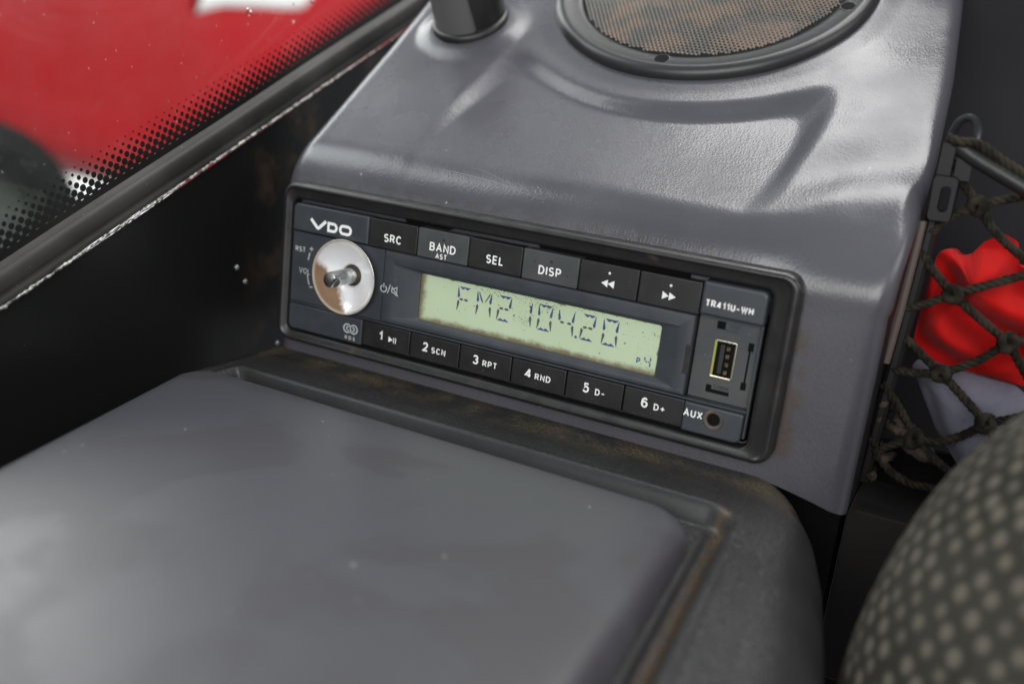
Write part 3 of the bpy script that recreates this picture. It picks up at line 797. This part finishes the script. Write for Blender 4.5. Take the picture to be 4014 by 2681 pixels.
lettering([text_vf('CN2', 1.2, 70.6, 10.3, 2.5)], 0, 'black', pp_); lettering([text_vf('CN906', 1.2, 69.6, -9.0, 2.5)], 0, 'black', pp_)
v, f = disc_vf(69.8, -17.7, -1.32, 1.95, 20); mesh('aux_hole', v, f, 'hole', radio)
v, f = lathe(69.8, -17.7, [(3.2, -1.1), (3.15, -1.5), (2.9, -1.75), (2.3, -1.7), (2.0, -1.4), (1.75, -.6), (1.7, 1.5), (.01, 1.6)], 36)
mesh('aux_socket', v, f, [simple('socket_ring', (.05, .048, .046), .5, dirt=((.12, .08, .05), 300, .5, .7))], radio)

# ------------------------------------------------------------------ loudspeaker on the slope
def on_slope(x, s, h):
    y, z, ny, nz = prof(s); return (x, y + ny * h, z + nz * h)
spk = thing('loudspeaker', on_slope(16.5, 117, 2), 'round black dashboard loudspeaker with a rust-stained mesh grille', 'loudspeaker')
def slope_lathe(prof_, n=96):
    R = []
    for r, h in prof_: R.append([on_slope(16.5 + r * math.cos(2 * math.pi * i / n), 117 + r * math.sin(2 * math.pi * i / n), h) for i in range(n)])
    return loft(R)
v, f = slope_lathe([(61.8, .2), (62.0, 1.4), (61.6, 3.0), (60.6, 4.2), (59.2, 4.9), (57.6, 4.7), (56.6, 4.2), (53.2, 3.9), (51.8, 3.6), (50.9, 3.0), (50.4, 1.5), (50.4, .6)])
mesh('ring', v, f, 'spk', spk, sharp=60)
for a in (-91.5, -12.6, 78, 168):
    cx, cs = 16.5 + 54.4 * math.cos(math.radians(a)), 117 + 54.4 * math.sin(math.radians(a))
    def cr(r, h): return [on_slope(cx + r * math.cos(2 * math.pi * i / 20), cs + r * math.sin(2 * math.pi * i / 20), h) for i in range(20)]
    v, f = loft([cr(3.0, 3.9), cr(2.9, 4.16), cr(2.6, 4.2), cr(2.4, 3.6)]); mesh('screw_hole', v, f, 'spk', spk)
    v, f = cr(2.6, 4.22), [tuple(range(20))]; mesh('screw_hole', v, f, 'hole', spk)
def grille():
    V, F = [], []; p = 1.66; rows = int(104 / (p * .866)) + 4; hole = p * .28; outer = p / math.sqrt(3)
    for j in range(-rows // 2, rows // 2):
        for i in range(-34, 35):
            x = (i + .5 * (j & 1)) * p; s = j * p * .866
            if math.hypot(x, s) > 50.2: continue
            hh = 3.4 + 2.6 * (1 - (math.hypot(x, s) / 50.2) ** 2)
            k = len(V)
            for q, r in ((0, outer), (1, hole)):
                for m_ in range(6):
                    a = math.radians(60 * m_ + 30)
                    V.append(on_slope(16.5 + x + r * math.cos(a), 117 + s + r * math.sin(a), hh + (.18 if q == 0 else -.12)))
            for m_ in range(6): F.append((k + m_, k + (m_ + 1) % 6, k + 6 + (m_ + 1) % 6, k + 6 + m_))
    return V, F
v, f = grille(); tag(mesh('mesh_grille', v, f, 'mesh', spk, smooth=False), 'fine round mesh with brown rust patches', kind='stuff')
v, f = slope_lathe([(50.6, 1.6), (46, 1.0), (20, .9), (.05, .9)]); mesh('cone', v, f, 'cone', spk)

# ------------------------------------------------------------------ knob at the top left of the console
knob = thing('rotary_knob', on_slope(-71, 77, 2), 'dark plastic knob with a flat grip standing left of the loudspeaker', 'knob')
def knob_base():
    def c(r, h): return [on_slope(-71 + r * math.cos(2 * math.pi * i / 48), 77 + r * math.sin(2 * math.pi * i / 48), h) for i in range(48)]
    return loft([c(15.6, 1.0), c(15.8, 3.2), c(15.3, 4.6), c(14.4, 5.0), c(5, 5.2)], cap1=True)
v, f = knob_base(); mesh('skirt', v, f, 'black', knob, sharp=50)
def grip():
    R = []
    for h, k in ((4.2, 1.0), (20, .94), (30, .88), (33, .82)):
        ring = []
        for i in range(48):
            a = 2 * math.pi * i / 48; x, s = 13.6 * math.cos(a), 14.2 * math.sin(a)
            x = max(-11.6, min(8.6, x))
            ring.append(on_slope(-71.5 + x * k, 77 + s * k, h))
        R.append(ring)
    return loft(R, cap1=True)
v, f = grip(); mesh('grip', v, f, 'knob', knob, sharp=25)
def barrel():
    def c(r, h): return [on_slope(-69.5 + r * math.cos(2 * math.pi * i / 48), 78.5 + r * math.sin(2 * math.pi * i / 48), h) for i in range(48)]
    return loft([c(12.9, 4.4), c(12.9, 28), c(12, 29.5)], cap1=True)
v, f = barrel(); mesh('barrel', v, f, 'black', knob, sharp=40)

# ------------------------------------------------------------------ moulded tray in front of the radio
tray = thing('console_tray', (0, -90, -60), 'black leather-grained moulded tray with a rust-stained groove under the radio', 'tray')
def tray_edge(y): return interp(-y, [(-30, 84), (-18, 93), (-4, 103), (10, 109), (28, 114), (62, 120.5), (83, 124), (200, 138)])
def tray_z(x, y):
    z = -33.6 - .012 * (4 - y)
    # recess that takes the lid
    d = min(-27.0 - y, 87.4 - .075 * (y + 30) - x, x + 92)
    cr = 9.
    a, b = -27.0 - y, 87.4 - .075 * (y + 30) - x
    if a < cr and b < cr: d = cr - math.hypot(cr - a, cr - b) if (a < cr and b < cr) else d
    z += .9 * math.exp(-((d + 1.2) / 1.7) ** 2)            # raised bead
    z -= 5.6 * sst(-.4, 3.6, d)
    z += 1.6 * sst(5.5, 8.0, d) * sst(40, 60, x)             # inner step on the right, beyond the groove
    # outer shoulder, its plan curves away towards the console
    r = 20.; t = max(0., min(x - (tray_edge(y) - r), r * .999))
    z -= r * 1.15 - math.sqrt(max(0., r * r - t * t)) * 1.15
    return z
def tray_vf():
    V, F = [], []
    ys_ = [24 - 1.36 * i for i in range(15)] + [3.6 - .55 * i for i in range(80)] + [-40.5 - 1.6 * i for i in range(105)]
    xs = [-101.5, -101.3] + [-101 + 2. * i for i in range(78)] + [55 + .6 * i for i in range(0, 150)]
    for y in ys_:
        for x in xs:
            ex = tray_edge(y)
            xx = min(x, ex - .02)
            z = tray_z(xx, y)
            xl = max(-101, -102.5 + (-36 - y) * .284)
            if x < xl: z -= 90 if x < -101.4 or x < xl - 2 else 30 * (xl - x); x = xl - .02 * (xl - x)
            if x > ex: z -= (x - ex) * 12
            V.append((min(x, ex + (x - ex) * .02) if x > ex else x, y, z))
    n = len(xs)
    for r in range(len(ys_) - 1):
        for c in range(n - 1): F.append((r * n + c, (r + 1) * n + c, (r + 1) * n + c + 1, r * n + c + 1))
    return V, F
v, f = tray_vf(); mesh('moulding', v, f, 'tray', tray, sharp=None)

# ------------------------------------------------------------------ the lid in the foreground
LZ = -30.5
lid = thing('storage_box', (10, -140, -41), 'smooth grey vinyl storage box top filling the foreground below the radio', 'storage box')
def round_poly(P, rad, n=8):
    out = []
    for i, p in enumerate(P):
        p = Vector(p); a = (Vector(P[i - 1]) - p); b = (Vector(P[(i + 1) % len(P)]) - p); r = rad[i]
        an, bn = a.normalized(), b.normalized(); th = an.angle(bn); d = r / math.tan(th / 2)
        c = p + (an + bn).normalized() * (r / math.sin(th / 2)); s, e = p + an * d - c, p + bn * d - c
        for k in range(n + 1):
            t = k / n; w = (s * (1 - t) + e * t).normalized() * r; out.append(c + w)
    return out
def lid_vf():
    P = round_poly([(-106.5, -34.5), (-48.5, -240), (93, -240), (79.6, -36.5)], [13, 10, 10, 17], 12)
    n = len(P)
    NR = []
    for i in range(n):
        t = (P[(i + 1) % n] - P[i - 1]).normalized(); NR.append(Vector((-t.y, t.x)))
    c = sum((p for p in P), Vector((0, 0))) / n
    if (c - P[0]).dot(NR[0]) < 0: NR = [-q for q in NR]
    R = []; R.append([(p.x + q.x * 1., p.y + q.y * 1., LZ - 12) for p, q in zip(P, NR)])
    R.append([(p.x, p.y, LZ - 8.8) for p in P])
    bev = 7.5
    for k in range(1, 7):
        a = math.radians(15 * k); ins = bev * (1 - math.cos(a)); dz = bev * (1 - math.sin(a))
        R.append([(p.x + q.x * ins, p.y + q.y * ins, LZ - 1.2 - dz) for p, q in zip(P, NR)])
    for t in (.06, .15, .3, .5, .75, .98):
        R.append([((p.x + q.x * bev) * (1 - t) + c.x * t, (p.y + q.y * bev) * (1 - t) + c.y * t, LZ - 1.2 + 1.2 * (1 - (1 - t) ** 2.2)) for p, q in zip(P, NR)])
    return loft(R, cap1=True)
v, f = lid_vf(); mesh('lid', v, f, 'lid', lid, sharp=60)

# ------------------------------------------------------------------ side window, its seal and the black panel below it
WX = -131.
wu = Vector((0, .9048, .4258)); wv = Vector((0, -.4258, .9048)); wo = Vector((WX, -90.9, 3.4))   # along and up the glass edge
def wp(a, b, x=0.): p = wo + wu * a + wv * b; return (WX + x, p.y, p.z)
win = thing('side_window', wp(120, -4), 'dusty side window with a dotted black border and rubber seal', 'window')
def quad_box(a0, a1, b0, b1, x0, x1):
    V = [wp(a, b, x) for x in (x0, x1) for a, b in ((a0, b0), (a1, b0), (a1, b1), (a0, b1))]
    return V, [(3, 2, 1, 0), (4, 5, 6, 7), (0, 1, 5, 4), (1, 2, 6, 5), (2, 3, 7, 6), (3, 0, 4, 7)]
v, f = quad_box(-120, 700, -6, 480, -4.5, -.3); mesh('glass', v, f, 'glass', win, smooth=False)
v, f = quad_box(-120, 700, -5.5, 3.5, -.16, -.10); mesh('border_band', v, f, 'frit', win, smooth=False)
def frit_dots():
    parts = []; p = 3.748
    for row in range(7):
        r = (1.46, 1.40, 1.26, 1.06, .82, .57, .34)[row]
        for k in range(-24, 150):
            a = 52 + (k + .5 * (row & 1)) * p; b = 3.2 + row * 1.87; P = []
            n = 16 if k < 60 else 8
            for i in range(n): t = 2 * math.pi * i / n; P.append(wp(a + r * math.cos(t), b + r * math.sin(t), -.12 + .004 * (row & 1)))
            parts.append((P, [tuple(range(n))]))
    return join(parts)
v, f = frit_dots(); tag(mesh('border_dots', v, f, 'frit', win, smooth=False), 'rows of printed black dots that shrink away from the border', kind='stuff')
def seal_vf():
    prof_ = [(-.02, .8), (.0, 1.1), (1.0, .3), (2.0, -.2), (2.6, -.5), (3.2, -1.6), (3.4, -3.2), (3.3, -5.0), (2.9, -6.3), (2.4, -7.0), (3.0, -7.9), (3.1, -9.2), (2.8, -9.8), (-.5, -10)]
    R = []
    for i in range(0, 46): R.append([wp(-120 + 18 * i, b + .15 * math.sin(i * .9), x) for x, b in prof_])
    return loft(R, close=False)
v, f = seal_vf(); mesh('rubber_seal', v, f, 'seal', win, sharp=70)
def frayed():
    rnd = random.Random(5); P = []; r = []
    for i in range(420):
        a = -120 + i * 1.0; P.append(wp(a, -10.0 + rnd.uniform(-.2, .2), 3.4 + rnd.uniform(-.2, .2))); r.append(.62 * rnd.uniform(.55, 1.25) * (1 - sst(150, 250, a)) + .03)
    return tube_vf(P, r, 6)
v, f = frayed(); mesh('frayed_edge', v, f, 'fray', win, sharp=None)
def droplets():
    rnd = random.Random(9); parts = []
    for i in range(170):
        a = rnd.gauss(205, 30); b = rnd.gauss(44, 22) - (a - 205) * .25
        if b < 16 or a > 300: continue
        r = rnd.uniform(.5, 1.5); R = []
        for k in range(4):
            t = math.radians(28 * k); q = r * math.cos(t); h = r * .5 * math.sin(t)
            R.append([wp(a + q * math.cos(j * math.pi / 5), b + q * math.sin(j * math.pi / 5), -4.55 - h) for j in range(10)])
        parts.append(loft(R, cap1=True))
    return join(parts)
v, f = droplets(); tag(mesh('water_drops', v, f, 'water', win), kind='stuff')
door = thing('door_panel', wp(100, -90), 'black textured metal panel below the window left of the radio', 'panel')
def door_vf():
    V, F = [], []; na, nb = 40, 24
    for i in range(na + 1):
        for j in range(nb + 1):
            a = -130 + 600 * i / na; b = -11.2 - 190 * j / nb
            V.append(wp(a, b, 2.2 + .5 * math.sin(a * .02) - 10 * sst(-60, -190, b) * 0))
    for i in range(na):
        for j in range(nb): k = i * (nb + 1) + j; F.append((k, k + nb + 1, k + nb + 2, k + 1))
    return V, F
v, f = door_vf(); mesh('sheet', v, f, 'door', door, sharp=None)
for a, b in ((88, -62), (86, -54), (95, -98), (100, -106)):
    c = wp(a, b, 3.0)
    v, f = loft([[(c[0] + .9 * math.sin(t), c[1] + 1.0 * math.cos(t) * math.cos(q), c[2] + 1.0 * math.cos(t) * math.sin(q)) for q in [2 * math.pi * k / 10 for k in range(10)]] for t in (-.4, .2, .7, 1.2)], cap1=True)
    mesh('paint_blob', v, f, 'steel', door)

# ------------------------------------------------------------------ what is seen through the window
CX = -1500.
def car_pt(px, x=CX): return (x, px[0], px[1])
car = thing('red_vehicle', (CX, 1500, -260), 'blurred red vehicle with a white patch parked outside the window', 'car')
def slab_x(P, x, th, bev=12, nseg=3):
    """closed outline in (y, z) facing +x, real thickness, rounded front edge"""
    n = len(P); c = sum((Vector(p) for p in P), Vector((0, 0))) / n; NR = []
    for i in range(n):
        t = (Vector(P[(i + 1) % n]) - Vector(P[i - 1])).normalized(); q = Vector((-t.y, t.x)); NR.append(q)
    ar = sum(P[i - 1][0] * P[i][1] - P[i][0] * P[i - 1][1] for i in range(n))
    if ar < 0: NR = [-q for q in NR]
    R = [[(x - th, p[0], p[1]) for p in P], [(x - bev, p[0], p[1]) for p in P]]
    for k in range(1, nseg + 1):
        a = math.radians(90 * k / nseg)
        R.append([(x - bev * (1 - math.sin(a)), p[0] + q.x * bev * (1 - math.cos(a)), p[1] + q.y * bev * (1 - math.cos(a))) for p, q in zip(P, NR)])
    return loft(R, cap0=True, cap1=True)
def skin(y0, y1, zlo, zhi, x0, bow, th=60, ny=60, nz=24):
    """a bowed body side between two curves, with real thickness at its edges"""
    V, F = [], []
    for i in range(ny + 1):
        y = lerp(y0, y1, i / ny); a, b_ = zlo(y), zhi(y)
        for j in range(-1, nz + 2):
            t = min(1, max(0, j / nz)); e = min(t, 1 - t) * (b_ - a)
            x = x0 + bow * math.sin(math.pi * t) - 18 * (1 - sst(0, 28, e)); x -= th if j in (-1, nz + 1) else 0
            V.append((x, y, lerp(a, b_, t)))
    n = nz + 3
    for i in range(ny):
        for j in range(n - 1): k = i * n + j; F.append((k, k + n, k + n + 1, k + 1))
    return V, F
def body_low(y): return interp(y, [(-600, -20), (300, -90), (700, -135), (1011, -186), (1169, -220), (2400, -470), (3600, -700)])
v, f = skin(-600, 3600, body_low, lambda y: 900 + .08 * y, CX, 45); mesh('body', v, f, 'red', car, sharp=None)
v, f = skin(1360, 1760, lambda y: interp(y, [(1360, 120), (1440, 142), (1690, 160), (1735, 176), (1760, 260)]), lambda y: 470, CX + 62, 4, 8, 20, 8); mesh('white_patch', v, f, 'white_paint', car, sharp=None)
v, f = skin(980, 2600, lambda y: body_low(y) - 200, lambda y: body_low(y) - 4, CX - 20, 10); mesh('sill', v, f, 'white_paint', car, sharp=None)
def wheel_vf(prof_):
    n = 40; return loft([[(CX + x, 830 + r * math.cos(2 * math.pi * i / n), -330 + r * math.sin(2 * math.pi * i / n)) for i in range(n)] for r, x in prof_])
v, f = wheel_vf([(150, 60), (190, 75), (232, 60), (238, 20), (238, -160)]); wh = mesh('wheel', v, f, 'tyre', car)
v, f = wheel_vf([(152, 58), (146, 30), (120, 10), (60, 25), (.5, 30)]); mesh('rim', v, f, 'rim', wh)
def ground_vf():
    return [(-30000, -30000, -760), (5000, -30000, -760), (5000, 30000, -760), (-30000, 30000, -760)], [(0, 1, 2, 3)]
v, f = ground_vf(); tag(mesh('ground', v, f, 'asphalt', None, smooth=False), kind='structure')

# ------------------------------------------------------------------ right of the console: wall, rail, rod, net and clothes
wall = thing('rear_panel', (260, 130, -120), 'dark grey vinyl wall panel behind the net right of the console', 'panel')
def wall_vf():
    V, F = [], []
    for i in range(25):
        for j in range(41):
            x = 70 + 18 * i; z = -260 + 14 * j
            V.append((x, 150 + 3 * math.sin(x * .03) + 5 * sst(60, 110, z) , z))
    for i in range(24):
        for j in range(40): k = i * 41 + j; F.append((k, k + 41, k + 42, k + 1))
    return V, F
v, f = wall_vf(); mesh('vinyl_sheet', v, f, 'wall', wall, sharp=None)
def box_vf(b):
    x0, x1, y0, y1, z0, z1 = b
    V = [(x, y, z) for x in (x0, x1) for y in (y0, y1) for z in (z0, z1)]
    return V, [(0, 1, 3, 2), (4, 6, 7, 5), (0, 4, 5, 1), (2, 3, 7, 6), (0, 2, 6, 4), (1, 5, 7, 3)]
lowp = thing('lower_panel', (116, 40, -150), 'dark panel under the console corner beside the spotted seat', 'panel')
v, f = plate_vf((110.6, 150, -104, -44), 26, 60, 3, .5); mesh('sheet', v, f, 'low', lowp)
v, f = plate_vf((100, 160, -260, -30), 60, 64, 3, 1); mesh('backing', v, f, 'hole', lowp)

# a pixel-free helper: the net hangs in a slightly bowed upright surface
def npnt(x, z, dy=0): return (x, 35 + .10 * (x - 120) + dy, z)
rail = thing('net_rail', npnt(116, -20), 'upright black rail with a clip at the right edge of the console', 'rail')
v, f = tube_vf([(116.4, 33, 52), (115.2, 33, 20), (114.0, 33, -6), (112.6, 33, -36)], 2.3, 10); mesh('rail_bar', v, f, 'lacquer', rail)
v, f = tube_vf([(113.6, 29, 48), (112.8, 29, 20), (111.9, 29, 4)], 1.5, 8); mesh('reflection_strip', v, f, 'beige', rail)  # solid strip standing in for a beige reflection on the side wall
def clip():
    P = []
    b = (114.4, 121.4, 48.5, 62.0)
    R = [rring(b, 2.0, 34), rring(b, 2.0, 27.5), rring(b, 1.6, 27, .4), rring((116.9, 119.8, 51.5, 59.0), 1.4, 27), rring((116.9, 119.8, 51.5, 59.0), 1.4, 33)]
    return loft(R)
v, f = clip(); mesh('clip', v, f, 'lacquer', rail, sharp=40)
v, f = box_vf((114.8, 118.4, 28, 33, 62, 71)); mesh('clip_arm', v, f, 'lacquer', rail, smooth=False)
rod = thing('net_rod', npnt(120, 70), 'black rod with a shiny metal hook at the top of the net', 'rod')
v, f = tube_vf(spline([(119.0, 30, 70.6), (123, 29.5, 68.2), (136, 28, 62.5), (160, 26, 52)], 2), 2.5, 14); mesh('rod_bar', v, f, 'rod', rod)
hook = spline([(116.4, 36, 68), (116.2, 35, 73), (117.6, 34, 77.3), (120.4, 33, 78.6), (122.8, 32, 76), (123.2, 31, 71.5), (122.6, 31, 66.5)], .8)
v, f = tube_vf(hook, 1.25, 10); mesh('hook', v, f, 'hook', rod)
v, f = box_vf((119.3, 123.6, 29, 34, 61.0, 67.2)); mesh('hook_plate', v, f, 'lacquer', rod, smooth=False)

net = thing('storage_net', npnt(128, 10), 'dirty brown knotted rope net stretched over red and grey clothes', 'net')
def n(x, z, d=0): return npnt(x, z, d - 3)
K1, K2, K3, K4, K5, K6 = (147.0, 38.5), (126.1, 27.8), (143.7, 16.4), (128.1, 3.4), (143.2, -9.1), (124.6, -18.4)
A0 = (127.4, 54.4)
strands = [
    [(118.5, 66), (121.6, 61), A0], [A0, (134.5, 46.8), K1], [A0, (134, 57.2), (143, 60), (152, 62)], [A0, (121, 50.5), (116.5, 44.5)],
    [(113.6, 40.5), (119.5, 33.8), K2], [K2, (135.2, 19.6 + 2), K3], [K2, (135.5, 32.5), K1], [K2, (119, 23.3), (112.6, 20.4)],
    [K3, (150, 18.5), (158, 22)], [K3, (137, 9.4), K4], [K3, (148, 11), (152, 6)], [K4, (122.4, 7.3), (115.9, 12.2)], [K4, (121, 1.9), (114.2, 1.7)],
    [K4, (134.6, -1.9), K5], [K5, (137.5, -14.6), (131, -18.1), K6], [K5, (150, -6), (156, -2)], [K5, (147, -15), (149, -22)],
    [K6, (120.3, -12.2), (115.6, -6.5), (112.4, -3.2)], [K6, (130, -22.5), (138.5, -28)], [K6, (119, -22), (114, -26)],
    [(112.6, -21), (118, -29), (126, -33), (136, -33)], [K1, (152, 42), (158, 47)], [K1, (150, 33), (156, 28)]]
for s in strands:
    P = [n(*q) for q in s]
    if len(P) == 2: P.insert(1, tuple((a + b) / 2 for a, b in zip(*P)))
    v, f = rope_vf(P, 1.35); mesh('strand', v, f, 'rope', net, sharp=None)
for kx, kz in (A0, K1, K2, K3, K4, K5, K6):
    parts = []
    for q in range(3):
        c = Vector(n(kx, kz, -.6)); a0 = q * 2.1 + kx
        P = [c + Vector((2.1 * math.cos(a0) * math.cos(t) - 1.4 * math.sin(a0) * math.sin(t), 1.6 * math.sin(t + q), 2.1 * math.sin(a0) * math.cos(t) + 1.4 * math.cos(a0) * math.sin(t))) for t in [k * math.pi / 6 for k in range(13)]]
        parts.append(tube_vf(P, 1.35, 7))
    v, f = join(parts); mesh('knot', v, f, 'rope', net, sharp=None)
rope_top = rope_vf([(115.8, 29, 72.5), (119, 27.5, 71.6), (124, 28.5, 71.6), (132, 28, 67.4), (142, 27, 63.2), (158, 26, 57)], 1.5); mesh('top_cord', *rope_top, 'rope', net, sharp=None)
def blob_cloth(outline, y0, depth, fold, seed, mat, name, parent, nx=70, nz=60):
    xs = [p[0] for p in outline]; zs = [p[1] for p in outline]; c = (sum(xs) / len(xs), sum(zs) / len(zs))
    B0 = [Vector((p.x, p.y)) for p in round_poly(outline, [2.5] * len(outline), 5)]; B = []
    for i, p in enumerate(B0):
        q = B0[(i + 1) % len(B0)]; m_ = max(1, int((q - p).length / 1.2)); B += [p.lerp(q, k / m_) for k in range(m_)]
    R = []; n_ = len(B); K = 26
    back = [(p.x * .9 + c[0] * .1, y0 + 16, p.y * .9 + c[1] * .1) for p in B]
    R.append(back)
    for k in range(K + 1):
        t = k / K; e = math.cos(t * math.pi / 2); ring = []
        for p in B:
            q = Vector(c) * (1 - e) + p * e
            h = math.sin(t * math.pi / 2) ** .7 * depth if False else depth * (1 - e ** 3)
            w = fold(q.x, q.y) * (1 - e ** 4)
            ring.append((q.x, y0 - h - w, q.y))
        R.append(ring)
    v, f = loft(R, cap0=True, cap1=True); return mesh(name, v, f, mat, parent, sharp=None)
red = thing('red_cloth', npnt(132, 2), 'bright red fleece garment stuffed behind the rope net', 'cloth')
def rfold(x, z):
    w = noise.noise(Vector((x * .05, z * .05, 1.3))) * 2.2
    return 6.0 * math.sin(.33 * (x * .55 + z * .84) + w) + 3.6 * math.sin(.27 * (x * .95 - z * .3) + 1.7 * w + 1) + 1.2 * noise.noise(Vector((x * .16, z * .16, 4.1)))
blob_cloth([(118.6, 36), (121.2, 41), (124.2, 36.2), (128, 37.8), (131, 42.6), (136, 46.0), (140.5, 44.0), (142, 36.5), (158, 36), (160, 0), (141, 1.0), (125, 1.8), (117.2, 8), (117.5, 24)], 52, 5, rfold, 1, 'red_cloth', 'fleece', red)
grey = thing('grey_cloth', npnt(132, -26), 'folded lilac-grey fleece below the red cloth behind the net', 'cloth')
def gfold(x, z): return 3.2 * noise.noise(Vector((x * .09 - z * .05, z * .06, 7.7))) + 2.2 * math.exp(-((x - 122 - (-z) * .55) / 2.2) ** 2) * -1
blob_cloth([(115.4, 3.5), (122, 3.2), (149.5, .6), (160, -6), (156, -34), (143.5, -34), (129.5, -17.5), (120.0, -1.5)], 47, 9, gfold, 2, 'grey_cloth', 'fleece', grey)
deb = thing('debris_pile', (120, 36, -38), 'dusty brown tangle of net ends at the foot of the rail', 'debris')
parts = []
rnd = random.Random(11)
for i in range(16):
    x, z = rnd.uniform(112.5, 128), rnd.uniform(-34, -4 - 0); z = min(z, -6 - (x - 112) * 1.1); a = rnd.uniform(0, 3.1)
    parts.append(tube_vf([(x - 4 * math.cos(a), 36, z - 2.5 * math.sin(a)), (x, 31 + rnd.uniform(0, 3), z), (x + 4 * math.cos(a), 36, z + 2.5 * math.sin(a) - 1)], [1.2, 1.9, 1.2], 7))
v, f = join(parts); mesh('rope_ends', v, f, 'gunk', deb, sharp=None)

# ------------------------------------------------------------------ seat in the near right corner
seat = thing('passenger_chair', (215, -70, -150), 'dark vehicle chair in pale spotted fabric, out of focus at the lower right', 'chair')
def seat_vf():
    V, F, UV = [], [], []; nu, nv = 64, 48
    c = Vector((178, -58, -62)); ax = (55., 40., 98.)
    for i in range(nu + 1):
        for j in range(nv + 1):
            a = 2 * math.pi * i / nu; b = -math.pi / 2 + math.pi * j / nv
            d = Vector((math.cos(b) * math.cos(a), math.cos(b) * math.sin(a), math.sin(b)))
            q = (abs(d.x) ** 2 + abs(d.y) ** 2 + abs(d.z) ** 2) ** (-1 / 2)
            z = c.z + ax[2] * d.z * q
            V.append((c.x + ax[0] * d.x * q - .0 * z, c.y + ax[1] * d.y * q, z - (40 * 0)))
            UV.append((a / (2 * math.pi) * 2.6, b / math.pi * 1.6))
    for i in range(nu):
        for j in range(nv): k = i * (nv + 1) + j; F.append((k, k + nv + 1, k + nv + 2, k + 1))
    return V, F, UV
v, f, uv = seat_vf(); mesh('cushion', v, f, 'seat', seat, sharp=None, uvs=uv)
